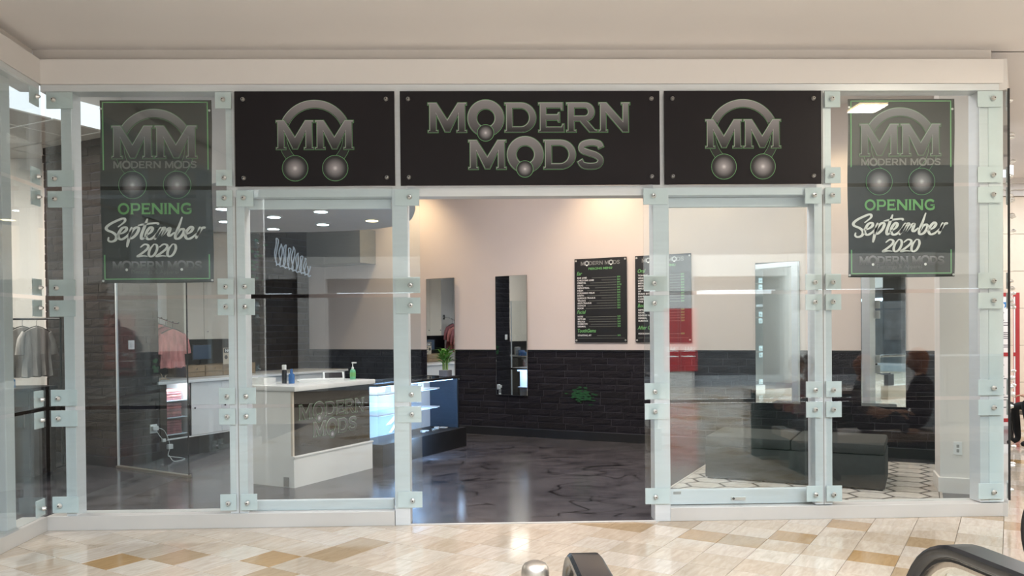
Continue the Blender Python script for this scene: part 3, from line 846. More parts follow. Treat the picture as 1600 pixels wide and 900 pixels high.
logo_mm(sA, 1.0, 0, .405, -.0068)
bpy.data.objects.remove(e)
logo_mm(sC, 1.0, 0, .405, -.0068)
lg = empty('name_lettering'); lg.parent = sB; lg.location = (0, -.0066, .3875)
logo_modern(lg, 1.0, 0)

# ------------------------------------------------------------------ vinyl banners hanging inside the glass
PX = .0054
SEPT = [
 [(262, 318), (325, 268), (330, 240), (300, 236), (200, 280), (150, 320), (158, 348), (212, 372), (245, 405), (236, 445), (195, 462), (166, 448), (172, 416)],
 [(265, 390), (310, 375), (345, 345), (338, 320), (300, 332), (266, 388), (268, 425), (295, 440), (340, 415), (385, 365)],
 [(398, 318), (375, 400), (347, 518)],
 [(362, 432), (405, 350), (448, 320), (465, 338), (442, 388), (402, 425), (374, 436)],
 [(552, 236), (520, 320), (490, 400), (494, 436), (532, 418)],
 [(456, 303), (520, 291), (600, 283), (648, 281), (656, 298)],
 [(532, 404), (580, 372), (600, 335), (580, 322), (545, 362), (534, 415), (560, 440), (602, 425), (645, 375)],
 [(684, 320), (645, 392), (618, 444)],
 [(628, 430), (678, 352), (714, 326), (716, 350), (688, 414)],
 [(688, 414), (738, 352), (770, 330), (766, 360), (754, 396), (772, 406), (815, 372)],
 [(892, 220), (860, 310), (824, 400), (830, 436), (870, 425), (906, 372), (900, 340), (866, 352), (834, 402)],
 [(918, 398), (970, 372), (995, 335), (975, 320), (936, 360), (920, 410), (942, 438), (986, 425), (1042, 375)],
 [(1068, 318), (1045, 385), (1022, 438)],
 [(1034, 410), (1070, 350), (1102, 326), (1114, 338)]]
TWO = [(478, 520), (520, 490), (556, 502), (544, 536), (490, 580), (448, 610), (500, 604), (548, 608)]
NIL = [(612, 488), (572, 540), (560, 590), (580, 612), (616, 590), (642, 536), (636, 496), (608, 488)]
def banner(x, label):
    b = empty('banner', (x, 6.735, 2.035), 0, label, 'banner', )
    W, H = 170 * PX, 280 * PX
    nx, nz = 10, 16; vs = []; fs = []
    for t in (0, 1):
        for j in range(nz + 1):
            for i in range(nx + 1):
                uu, vv = i / nx, j / nz
                vs.append((uu * W + (.004 * math.sin(vv * 9) if i in (0, nx) else 0), .0012 * t + .002 + .0015 * math.sin(uu * 9 + vv * 3), vv * H - (.004 * math.sin(uu * PI) if j == 0 else 0)))
    q = (nx + 1) * (nz + 1)
    for j in range(nz):
        for i in range(nx):
            a = j * (nx + 1) + i
            fs += [(a, a + 1, a + nx + 2, a + nx + 1), (q + a, q + a + nx + 1, q + a + nx + 2, q + a + 1)]
    rim = [i for i in range(nx + 1)] + [(j + 1) * (nx + 1) - 1 for j in range(1, nz + 1)] + [nz * (nx + 1) + i for i in range(nx - 1, -1, -1)] + [j * (nx + 1) for j in range(nz - 1, 0, -1)]
    for k in range(len(rim)):
        fs.append((rim[k], rim[(k + 1) % len(rim)], q + rim[(k + 1) % len(rim)], q + rim[k]))
    mb = MB(); mb.add(vs, fs); mb.build('vinyl_sheet', 'banner_black', b, True)
    P = lambda x_, y_: ((x_ - 155) * PX, (435 - y_) * PX)
    y = -.002
    # green frame: full along top and bottom, fading out half way on the sides
    def bar(x0, x1, y0, y1): 
        a, c = P(x0, y1), P(x1, y0); return MB().box(a[0], c[0], y - .0004, y + .0004, a[1], c[1])
    fr = MB()
    for q_ in ((159, 320, 157.6, 159.2), (159, 160.8, 157.6, 262), (318.2, 320, 157.6, 262), (159, 320, 428.6, 430.2), (159, 160.8, 392, 430), (318.2, 320, 392, 430)):
        bar(*q_).build('frame_line', 'green_line', b)
    logo_mm(b, 1.087, *P(238, 228.5), y, mw=.3195, mh=.2435, mb_=-.077, pdx=.1685, pdz=-.281)
    def small_word(z_base, h, xa, xb, main, edge):
        wd, outl, rings = word_outlines('MODERN MODS', 1, .07, True)
        s = (P(xb, 0)[0] - P(xa, 0)[0]) / wd
        outl = [[(px * s, pz * h) for px, pz in g] for g in outl]
        x0 = P(xa, 0)[0]
        if edge: tag(put('name_edge', curve_mesh(outl, .0012, .0003), edge, b, (x0, y - .0045, z_base)), kind='stuff')
        tag(put('name_lettering', curve_mesh(outl, 0, .0003), main, b, (x0, y - .005, z_base)), kind='stuff')
        for r_ in rings:
            put('letter_ring', curve_mesh([disc(h * .62), disc(h * .36)], 0, .0003), main, b, (x0 + r_ * s, y - .005, z_base + h * .5))
            if edge: put('pearl', curve_mesh([disc(h * .17, 16)], 0, .0003), 'white_print', b, (x0 + r_ * s, y - .006, z_base - h * .02))
    small_word(P(0, 259.5)[1], 10.7 * PX, 175, 302.6, 'grey_print', None)
    small_word(P(0, 415)[1], 12.5 * PX, 172, 308, 'metal_print', 'grey_print')
    wd, outl, _ = word_outlines('OPENING', 1, .08)
    s = (P(294, 0)[0] - P(181, 0)[0]) / wd; h = 17 * PX
    put('opening_lettering', curve_mesh([[(px * s, pz * h) for px, pz in g] for g in outl], .0004, .0003), 'green_print', b, (P(181, 0)[0], y - .001, P(0, 330)[1]))
    M = lambda p: P(140 + p[0] / 6.43, 300 + p[1] / 6.43)
    mb = MB()
    for st in SEPT: stroke_mb(mb, [M(p) for p in st], .0205, y - .0014, y - .0006)
    mb.build('month_lettering', 'white_print', b)
    mb = MB()
    for dx in (0, 185):
        stroke_mb(mb, [M((p[0] + dx, p[1])) for p in TWO], .0175, y - .0014, y - .0006)
        stroke_mb(mb, [M((p[0] + dx * .985, p[1])) for p in NIL], .0175, y - .0014, y - .0006)
    mb.build('year_lettering', 'white_print', b)
    put('tagline', text_mesh('Piercings & Apparel', 9.2 * PX, 1.0, 'CENTER'), 'dim_print', b, (P(236, 0)[0], y - .001, P(0, 421.5)[1]))
    for gx, gz in ((157, 168), (322, 171), (157, 432), (323, 432)):
        p = P(gx, gz)
        MB().lathe([(.0095, -.001), (.0095, .0028), (.006, .0034), (.0045, .001)], 16, (p[0], .0, p[1]), 'Y').build('grommet', 'steel', b, True)
    return b
banner(-3.225, 'black vinyl banner with green frame announcing OPENING September 2020 in the left window')
b2 = banner(3.045, 'black vinyl banner announcing OPENING September 2020 in the right window, before the white pier')
for o_ in [o_ for o_ in bpy.data.objects if o_.parent is None and o_.name.startswith('banner')]:
    o_['group'] = 'opening banners'

# ------------------------------------------------------------------ along the back wall: mirrors and price boards
def on_back(a, z, y=-.012): 
    p = I(a, 10.88 + y); return Vector((p.x, p.y, z))
for k, (a, w_, z0, z1, lab) in enumerate([
        (-6.81, .545, .63, 2.458, 'tall frameless mirror behind the potted bamboo, first from the left'),
        (-5.545, .55, .632, 2.45, 'tall frameless mirror on the wall right of the lit showcase, in the open doorway'),
        (-1.66, .555, .63, 2.473, 'tall frameless mirror on the wall just right of the second price board'),
        (-.41, .50, .63, 2.245, 'frameless mirror on the wall below the right banner')]):
    m_ = empty('wall_mirror', on_back(a, z0), TH, lab, 'mirror', 'tall wall mirrors')
    if k < 2: m_.rotation_euler = (0, 0, TH - math.radians(3.7)); m_.location = on_back(a, z0, -.031)
    MB().box(-w_ / 2, w_ / 2, -.016, 0, 0, z1 - z0, .0).build('backing', 'bulkhead', m_)
    MB().box(-w_ / 2 + .003, w_ / 2 - .003, -.019, -.0162, .003, z1 - z0 - .003, .001).build('mirror_glass', 'mirror', m_)
    MB().box(w_ / 2 - .003, w_ / 2, -.0195, -.016, 0, z1 - z0).build('edge_strip', 'chrome', m_)

def price_board(a, label, title2, sections):
    W, H = .795, 1.215
    b = empty('price_board', on_back(a, 1.431), TH, label, 'sign', 'price boards')
    MB().box(-W / 2, W / 2, -.03, -.018, 0, H, .001).build('board', 'black_trim', b)
    for bx in (-W / 2 + .022, W / 2 - .022):
        for bz in (.03, H - .03):
            MB().lathe([(.014, -.018), (.014, .003), (.010, .007)], 14, (bx, -.03, bz), 'Y').build('standoff', 'steel', b, True)
    y = -.0312
    S = .00159
    Z = lambda v: H - (v - 80) * S
    wd, outl, rings = word_outlines('MODERN MODS', 1, .07, True)
    s = .60 / wd; h = .055
    outl = [[(px * s, pz * h) for px, pz in g] for g in outl]
    tag(put('name_lettering', curve_mesh(outl, .0006, .0003), 'grey_print', b, (-.30, y, Z(140))), kind='stuff')
    for r_ in rings:
        put('letter_ring', curve_mesh([disc(h * .66), disc(h * .38)], 0, .0003), 'edge_print', b, (-.30 + r_ * s, y, Z(140) + h * .5))
        put('pearl', curve_mesh([disc(h * .2, 16)], 0, .0003), 'white_print', b, (-.30 + r_ * s, y - .001, Z(140) - h * .05))
    put('board_title', text_mesh(title2, .044, 1.12, 'CENTER', .0007), 'green_print', b, (0, y, Z(182)))
    for (hd, hv, v0, step, names, prices) in sections:
        put('section_heading', text_mesh(hd, .072, .82, 'LEFT', .0008, shear=.28), 'green_print', b, (-.365, y, Z(hv + 14)))
        names_up = [n_.upper() for n_ in names]
        mb = MB()
        for i, n_ in enumerate(names_up):
            put('item_name', text_mesh(n_, .032, 1.06, 'LEFT', .0004), 'white_print', b, (-.355, y, Z(v0 + 9 + i * step)))
            x0 = -.355 + .0245 * len(n_) + .03
            mb.box(x0, .245, y - .0003, y + .0003, Z(v0 + 6 + i * step), Z(v0 + 6 + i * step) + .0042)
            put('item_price', text_mesh(prices[i], .031, 1.0, 'LEFT', .0002), 'green_print', b, (.255, y, Z(v0 + 9 + i * step)))
        tag(mb.build('leader_line', 'line_print', b), kind='stuff')
    MB().box(-.36, .36, y - .0003, y + .0003, Z(806), Z(804)).build('bottom_rule', 'line_print', b)
price_board(-4.10, 'black price board headed PIERCING MENU, fully visible in the open doorway', 'PIERCING MENU', [
    ('Ear', 215, 252, 23.1, ['Ear Lobe', 'Child Ear Lobe', 'Orbital', 'Snug', 'Industrial', 'Helix', 'Forward Helix', 'Daith', 'Surface Tragus', 'Tragus', 'Anti-Tragus', 'Conch', 'Rook'],
     ['$50', '$60', '$60', '$100', '$90', '$40', '$40', '$35', '$75', '$55', '$55', '$50', '$55']),
    ('Facial', 567, 606, 22.4, ['Nose', 'Septum', 'Bridge', 'Eyebrow', 'Dermal'], ['$30', '$70', '$60', '$40', '$50']),
    ('ToothGems', 738, 777, 20, ['Starting At'], ['$50'])])
price_board(-3.18, 'black price board half behind the entrance post, with an Oral heading', 'PIERCING MENU', [
    ('Oral', 215, 252, 23.1, ['Tongue', 'Venom', 'Labret', 'Medusa', 'Monroe', 'Smiley', 'Lip', 'Snake Bites', 'Dahlia', 'Cheek', 'Web'],
     ['$50', '$90', '$50', '$50', '$50', '$50', '$50', '$80', '$80', '$80', '$50']),
    ('Body', 520, 556, 24, ['Nipples', 'Navel', 'Reverse Navel', 'Dermal', 'Surface'], ['$80', '$50', '$60', '$50', '$60']),
    ('After Care', 715, 765, 20, ['H2Ocean'], ['$20'])])

# ------------------------------------------------------------------ reception desk
dk = empty('reception_desk', I(-5.77, 6.31), TH, 'white reception desk with dark lettered panel, left of the entrance', 'desk')
MB().box(-.67, -.022, 0, 1.31, 0, 1.0, .003).build('body', 'white_laminate', dk)
MB().box(-.022, .012, -.003, 1.325, 0, .312, .003).build('plinth', 'white_laminate', dk)
MB().box(-.022, .022, -.004, 1.335, .312, .332, .004).build('plinth_ledge', 'counter_white', dk)
MB().box(-.022, -.006, .02, 1.30, .332, 1.0, .001).build('panel', 'dark_panel', dk)
MB().box(-.024, .0, -.004, .02, .332, 1.0, .001).build('corner_strip', 'cabinet_beige', dk)
MB().box(-.70, .04, -.012, 1.36, 1.0, 1.055, .012).build('countertop', 'counter_white', dk, True)
MB().box(-.13, -.06, -.006, 0, .012, .11, .001).build('outlet_plate', 'plastic_grey', dk)
lg = empty('panel_lettering'); lg.parent = dk; lg.location = (-.0055, .655, .66); lg.rotation_euler = (0, 0, PI / 2)
logo_modern(lg, .66, 0, main='panel_print', rm='panel_print')

def lathe_thing(name, pos, label, cat, parts):
    t = empty(name, pos, 0, label, cat)
    for nm, prof, m in parts: MB().lathe(prof, 20).build(nm, m, t, True)
    return t
DT = 1.055
lathe_thing('spray_bottle', I(-6.19, 6.645, DT), 'slim black spray bottle with a white cap on the reception desk', 'bottle',
    [('bottle_body', [(.001, 0), (.026, .002), (.027, .13), (.024, .145), (.014, .152)], 'bottle_black'), ('cap', [(.001, .150), (.023, .151), (.024, .198), (.020, .205)], 'plastic_white')])
lathe_thing('lotion_bottle', I(-6.10, 6.66, DT), 'short blue bottle beside the black spray bottle on the desk', 'bottle',
    [('bottle_body', [(.001, 0), (.032, .002), (.033, .085), (.028, .105), (.012, .115)], 'bottle_blue'), ('cap', [(.001, .112), (.015, .113), (.014, .155), (.012, .16)], 'bottle_blue')])
sz = lathe_thing('sanitizer_pump', I(-5.93, 7.50, DT), 'green hand sanitizer pump bottle near the right end of the desk', 'bottle',
    [('bottle_body', [(.001, 0), (.032, .002), (.034, .05), (.033, .10), (.024, .118), (.013, .124)], 'sanitizer'), ('collar', [(.001, .122), (.014, .123), (.014, .145), (.006, .148), (.005, .19)], 'plastic_white')])
MB().box(-.012, .045, -.011, .011, .188, .204, .004).build('pump_head', 'plastic_white', sz)
MB().lathe([(.0335, .035), (.0345, .036), (.0345, .085), (.0335, .086)], 20).build('label', 'green_print', sz)
tb = empty('card_terminal', I(-6.10, 7.36, DT), .25, 'white card terminal with a tilted dark screen on the desk', 'terminal')
MB().prism_xz([(-.115, 0), (.115, 0), (.105, .02), (-.105, .02)], -.07, .07).build('base', 'plastic_white', tb)
tl = MB().box(-.12, .12, -.006, .006, 0, .125, .004).build('display_housing', 'plastic_white', tb); tl.location = (0, -.055, .012); tl.rotation_euler = (math.radians(-52), 0, 0)
ts = MB().box(-.10, .10, -.008, -.0058, .015, .112).build('screen', 'screen_dark', tl)
tr = empty('document_tray', I(-6.12, 7.02, DT), TH + .9, 'stack of white papers in a low tray on the desk', 'tray')
MB().prism_xz([(-.16, 0), (.16, 0), (.175, .022), (-.175, .022)], -.11, .11).build('tray', 'plastic_white', tr)
MB().box(-.15, .15, -.10, .10, .0222, .03).build('paper_stack', 'paper_white', tr)
wb_ = empty('paper_box', I(-6.38, 6.50, DT), TH, 'white open box of leaflets at the left end of the desk', 'box')
MB().box(-.14, .12, -.09, .09, 0, .006).build('box_bottom', 'paper_white', wb_)
for q in ((-.14, -.134, -.09, .09), (.114, .12, -.09, .09), (-.134, .114, -.09, -.084), (-.134, .114, .084, .09)):
    MB().box(*q, .006, .07).build('box_side', 'plastic_white', wb_)
MB().box(-.12, .10, -.07, .07, .0065, .05).build('leaflets', 'paper_white', wb_)

# ------------------------------------------------------------------ lit showcase with bamboo
sh = empty('showcase', I(-5.75, 7.72), TH, 'glass showcase lit blue inside, on a black base behind the desk', 'showcase')
MB().box(-.62, .075, 0, 1.96, 0, .27, .004).build('base', 'black_trim', sh)
MB().box(-.47, -.45, .02, 1.85, .27, .955).build('back_panel', 'case_white', sh)
MB().box(-.47, .0, 1.845, 1.865, .27, .965).build('end_panel', 'case_blue', sh)
MB().box(-.012, .004, 1.865, 1.885, .27, .965).build('corner_post', 'dark_metal', sh)
f = MB(); f.box(-.62, .006, 0, .03, .955, .985); f.box(-.62, .006, 1.90, 1.96, .955, .985); f.box(-.03, .006, 0, 1.96, .955, .985); f.box(-.62, -.58, 0, 1.96, .955, .985)
f.build('top_frame', 'black_trim', sh)
MB().box(-.58, -.03, .03, 1.90, .972, .980).build('top_glass', 'case_glass', sh)
MB().box(-.008, -.002, .02, 1.845, .27, .955).build('front_glass', 'case_glass', sh)
for z in (.845, .597):
    s_ = MB().box(-.45, -.03, .06, 1.43, z, z + .009).build('shelf', 'case_white', sh)
    MB().box(-.031, -.027, .06, 1.43, z - .004, z + .013).build('shelf_edge', 'case_white', s_)
MB().box(-.06, -.04, .1, 1.8, .942, .952).build('light_strip', 'led_strip', sh)
MB().box(-.452, -.448, 1.46, 1.50, .27, .955).build('upright', 'case_white', sh)
l = bpy.data.lights.new('showcase_light', 'AREA'); l.shape = 'RECTANGLE'; l.size = 1.6; l.size_y = .1; l.energy = 13; l.color = (.34, .62, 1.0)
lo = bpy.data.objects.new('showcase_light', l); C.objects.link(lo); lo.parent = sh; lo.location = (-.06, .95, .94); 
lo.rotation_euler = Vector((-.6, 0, -.62)).to_track_quat('-Z', 'X').to_euler()
for z in (.845, .597):                                     # strips and lamps added under the shelves to brighten the lower case
    MB().box(-.055, -.040, .1, 1.40, z - .008, z - .001).build('light_strip', 'led_strip', sh)
    l = bpy.data.lights.new('showcase_light', 'AREA'); l.shape = 'RECTANGLE'; l.size = 1.3; l.size_y = .04; l.energy = 9; l.color = (.34, .62, 1.0)
    lo = bpy.data.objects.new('showcase_light', l); C.objects.link(lo); lo.parent = sh; lo.location = (-.05, .75, z - .012)
    lo.rotation_euler = Vector((-.6, 0, -.45)).to_track_quat('-Z', 'X').to_euler()
# second lit bay at the end, facing the long wall
MB().box(-.47, -.03, 1.866, 1.872, .30, .93).build('end_bay_back', 'case_white', sh)
for z in (.42, .66):
    MB().box(-.46, -.04, 1.872, 1.955, z, z + .008).build('end_bay_shelf', 'case_white', sh)
MB().box(-.47, -.03, 1.90, 1.955, .93, .955).build('end_bay_top', 'case_white', sh)
l2 = bpy.data.lights.new('showcase_light', 'AREA'); l2.shape = 'RECTANGLE'; l2.size = .4; l2.size_y = .05; l2.energy = 3; l2.color = (.45, .68, 1.0)
lo2 = bpy.data.objects.new('showcase_light', l2); C.objects.link(lo2); lo2.parent = sh; lo2.location = (-.25, 2.05, .93); lo2.rotation_euler = Vector((0, -.4, -.7)).to_track_quat('-Z', 'Y').to_euler()
def shp(x, y, z): return sh.matrix_basis @ Vector((x, y, z))
sh.matrix_basis = Matrix.Translation(I(-5.75, 7.72)) @ Matrix.Rotation(TH, 4, 'Z')
for k, (x, z) in enumerate(((-.18, .668), (-.36, .428), (-.22, .428), (-.09, .428))):
    j = empty('jewellery_stand', shp(x, 1.915, z), TH, ['black jewellery stand alone on the upper shelf of the showcase end bay', 'black jewellery stand, inner one on the lower shelf of the end bay',
              'black jewellery stand, middle one on the lower shelf of the end bay', 'black jewellery stand, outer one on the lower shelf of the end bay'][k], 'stand', 'black jewellery stands')
    MB().box(-.035, .035, -.025, .025, 0, .075, .004).build('block', 'black_trim', j)
    MB().prism_xz([(-.006, .02), (.006, .02), (.012, .035), (.004, .055), (-.004, .055), (-.012, .035)], .0252, .028).build('pendant', 'chrome', j)
rr = random.Random(9)
jl = ['white jewellery tray on the showcase floor, farthest from the desk', 'white jewellery box on the showcase floor beside the farthest tray', 'shiny jewellery box in the middle of the showcase floor',
      'low white jewellery box on the showcase floor before the shiny one', 'white jewellery box on the showcase floor, nearest the desk']
for k in range(5):
    hx = (.05, .03, .025, .03, .025)[k]
    j = tag(MB().box(-hx, hx, -.026, .026, 0, (.014, .03, .022, .014, .026)[k], .002).build('jewellery_box', 'chrome' if k == 2 else 'paper_white', None), jl[k], 'box', 'jewellery boxes on the showcase floor')
    j.location = shp(-.15 - .03 * (k % 2), 1.72 - .13 * k, .2705); j.rotation_euler = (0, 0, TH + .3 * k)
for k, (y, z, lab) in enumerate(((1.18, .854, 'white display card leaning on the top showcase shelf near its tip'), (.72, .606, 'white display card standing on the lower showcase shelf'), (.45, .854, 'white display card on the top showcase shelf, nearer the desk'))):
    c_ = empty('display_card', shp(-.16, y, z), TH + PI / 2, lab, 'card', 'showcase display cards')
    MB().prism_xz([(-.07, 0), (.07, 0), (.06, .075), (-.06, .075)], -.004, .0).build('card_front', 'paper_white', c_)
    MB().box(-.06, .06, 0, .05, 0, .004).build('card_foot', 'paper_white', c_)

pl = empty('potted_bamboo', shp(-.16, 1.80, .985), TH, 'bushy green lucky bamboo in a square dark pot on the showcase', 'plant')
MB().prism([(-.065, -.065), (.065, -.065), (.065, .065), (-.065, .065)], 0, .085).build('pot', 'pot_grey', pl)
MB().box(-.058, .058, -.058, .058, .0855, .0885).build('pebbles', 'grey_cloth', pl)
rr = random.Random(12); stems = MB(); leaves = []
for k in range(7):
    a = 2 * PI * k / 7; x, y = .032 * math.cos(a), .032 * math.sin(a); h = rr.uniform(.20, .30)
    MB().tube([(x, y, .086), (x * 1.1, y * 1.1, .086 + h * .5), (x * 1.25, y * 1.25, .086 + h)], .0085, 7).build('stem', 'stem_green', pl, True)
    for q in range(13):
        t = rr.uniform(.35, 1.0); az = rr.uniform(0, 2 * PI); L = rr.uniform(.11, .19); up = rr.uniform(.3, 1.15)
        b0 = Vector((x * 1.2, y * 1.2, .086 + h * t)); d = Vector((math.cos(az), math.sin(az), 0)); s_ = Vector((-d.y, d.x, 0))
        p1 = b0 + d * L * .45 + Vector((0, 0, L * .5 * up)); p2 = b0 + d * L * .95 + Vector((0, 0, L * (.55 * up - .05)))
        lf = MB().add([b0, p1 + s_ * .016, p2, p1 - s_ * .016, p1 + Vector((0, 0, -.003))], [(0, 1, 4), (1, 2, 4), (2, 3, 4), (3, 0, 4)])
        lf.add([b0 - Vector((0, 0, .002)), p1 + s_ * .016 - Vector((0, 0, .002)), p2 - Vector((0, 0, .001)), p1 - s_ * .016 - Vector((0, 0, .002))], [(0, 1, 2, 3)])
        lf.build('leaf', 'leaf_green', pl)

# ------------------------------------------------------------------ counter along the left side
RZ = TH + PI / 2
ct = empty('base_counter', I(-8.62, 7.02), RZ, 'long white base counter with flat doors and black kick, behind the left window', 'counter')
MB().box(0, 3.7, .03, .86, 0, .245).build('kick_plinth', 'black_trim', ct)
MB().box(.0, .10, .0, .88, .245, .965).build('end_panel', 'dark_panel', ct)
MB().box(.48, 3.7, .02, .88, .255, .965).build('carcass', 'white_laminate', ct)
MB().box(.10, 3.7, -.006, .03, .240, .256, .002).build('bottom_lip', 'counter_white', ct)
MB().box(-.05, 3.72, -.035, .90, .965, 1.0, .004).build('countertop', 'counter_white', ct)
x = .487
while x < 3.4:
    d = MB().box(x + .003, x + .517, .0, .02, .262, .955, .002).build('door', 'white_laminate', ct)
    MB().lathe([(.006, 0), (.006, .012), (.012, .016), (.010, .022)], 12, (x + .05, 0, .62), 'Y').build('knob', 'black_trim', d, True)
    x += .52
MB().box(.10, .48, .84, .86, .25, .965).build('display_back', 'case_white', ct)
for z in (.30, .52, .74): MB().box(.105, .475, .06, .84, z - .008, z).build('display_shelf', 'case_white', ct)
MB().box(.105, .475, .004, .010, .258, .96).build('display_glass', 'case_glass', ct)
MB().box(.470, .482, .0, .04, .25, .965).build('display_frame', 'dark_metal', ct)
l = bpy.data.lights.new('display_light', 'AREA'); l.shape = 'RECTANGLE'; l.size = .3; l.size_y = .05; l.energy = 5; l.color = (.8, .9, 1)
lo = bpy.data.objects.new('display_light', l); C.objects.link(lo); lo.parent = ct; lo.location = (.29, .05, .955); lo.rotation_euler = Vector((0, .4, -.7)).to_track_quat('-Z', 'Y').to_euler()
ct.matrix_basis = Matrix.Translation(I(-8.62, 7.02)) @ Matrix.Rotation(RZ, 4, 'Z')
def ctp(x, y, z): return ct.matrix_basis @ Vector((x, y, z))
def fold_stack(pos, n_, m, label):
    t = empty('folded_shirts', pos, RZ, label, 'clothing', 'coral clothes in the glass display')
    for k in range(n_):
        MB().box(-.13 + .004 * (k % 2), .13 - .003 * (k % 3), -.12, .12, k * .036, k * .036 + .034, .011).build('shirt', m if k % 2 else 'pink_dark', t, True)
    return t
fold_stack(ctp(.29, .22, .74), 4, 'pink_cloth', 'coral folded shirts on the top shelf of the glass display')
fold_stack(ctp(.29, .22, .52), 5, 'pink_cloth', 'coral folded shirts on the middle shelf of the glass display')
fold_stack(ctp(.29, .22, .30), 5, 'pink_dark', 'coral folded shirts on the bottom shelf of the glass display')
dw = empty('driftwood', ctp(.16, .14, 1.0), RZ, 'small piece of pale driftwood lying on the end of the counter', 'driftwood')
MB().tube([(-.06, 0, .012), (0, .01, .03), (.05, 0, .022), (.1, -.01, .01)], [.009, .011, .008, .004], 7).build('branch', 'driftwood', dw, True)
MB().tube([(0, .01, .03), (.01, .03, .07), (-.01, .03, .10)], [.008, .006, .003], 7).build('twig', 'driftwood', dw, True)
MB().tube([(.04, 0, .02), (.06, .03, .06), (.09, .03, .07)], [.007, .005, .003], 7).build('twig', 'driftwood', dw, True)

uc = empty('upper_cabinet', I(-9.2, 7.90), RZ, 'tall beige wall cabinets with small knobs above the dark splashback', 'cabinet')
MB().box(0, 1.27, .02, .34, 1.53, 3.09, .002).build('carcass', 'cabinet_beige', uc)
for k, (x0, x1) in enumerate(((0.0, .36), (.36, .815), (.815, 1.27))):
    d = MB().box(x0 + .003, x1 - .003, 0, .02, 1.535, 3.085, .002).build('door', 'cabinet_beige', uc)
    MB().lathe([(.006, 0), (.006, .012), (.013, .016), (.010, .024)], 12, (x0 + .05, 0, 1.64), 'Y').build('knob', 'chrome', d, True)
struct(MB().box(.4, 2.35, -.012, -.001, 1.0, 1.53).build('trim_22', 'black_trim', None)); bs = bpy.data.objects['trim_22']; bs.location = I(-9.54, 7.0); bs.rotation_euler = (0, 0, RZ)
dr = empty('drawer_chest', I(-9.08, 7.84, 1.0), RZ, 'low row of wooden drawers standing on the counter', 'drawers')
MB().box(0, 1.30, .015, .38, 0, .165, .002).build('chest_body', 'wood_drawer', dr)
for k in range(4):
    d = MB().box(.008 + k * .322, .318 + k * .322, 0, .015, .075, .158, .002).build('drawer', 'wood_drawer', dr)
    MB().lathe([(.004, 0), (.004, .01), (.009, .013), (.007, .018)], 10, (.163 + k * .322, 0, .115), 'Y').build('knob', 'chrome', d, True)
    MB().box(.008 + k * .322, .318 + k * .322, 0, .015, .008, .068, .002).build('drawer', 'wood_drawer', dr)
ns = empty('notice_sign', I(-9.02, 8.44, 1.165), RZ, 'small tan and black notice board standing on the drawers', 'sign')
MB().box(0, .31, .0, .01, 0, .235, .002).build('board', 'notice_tan', ns)
MB().box(.008, .302, -.0012, 0, .165, .228).build('heading_band', 'black_trim', ns)
put('notice_lettering', text_mesh('NOTICE', .058, 1.15, 'CENTER', .0008), 'white_print', ns, (.155, -.002, .176))
mb = MB()
for k in range(3): mb.box(.10, .29, -.0008, 0, .125 - k * .045, .145 - k * .045)
mb.build('notice_text_lines', 'ink_grey', ns)
MB().lathe([(.03, 0), (.03, .001)], 18, (.05, -.0005, .10), 'Y').build('camera_symbol', 'black_trim', ns)
mo = empty('monitor', I(-9.22, 8.25, 1.165), RZ, 'small dark monitor in the shade under the wall cabinets', 'monitor')
MB().box(-.06, .06, -.0, .09, 0, .01).build('foot', 'dark_metal', mo); MB().box(-.014, .014, .04, .06, .01, .1).build('neck', 'dark_metal', mo)
MB().box(-.17, .17, .015, .04, .07, .29, .004).build('housing', 'dark_metal', mo); MB().box(-.16, .16, .0135, .015, .08, .28).build('screen', 'case_blue', mo)

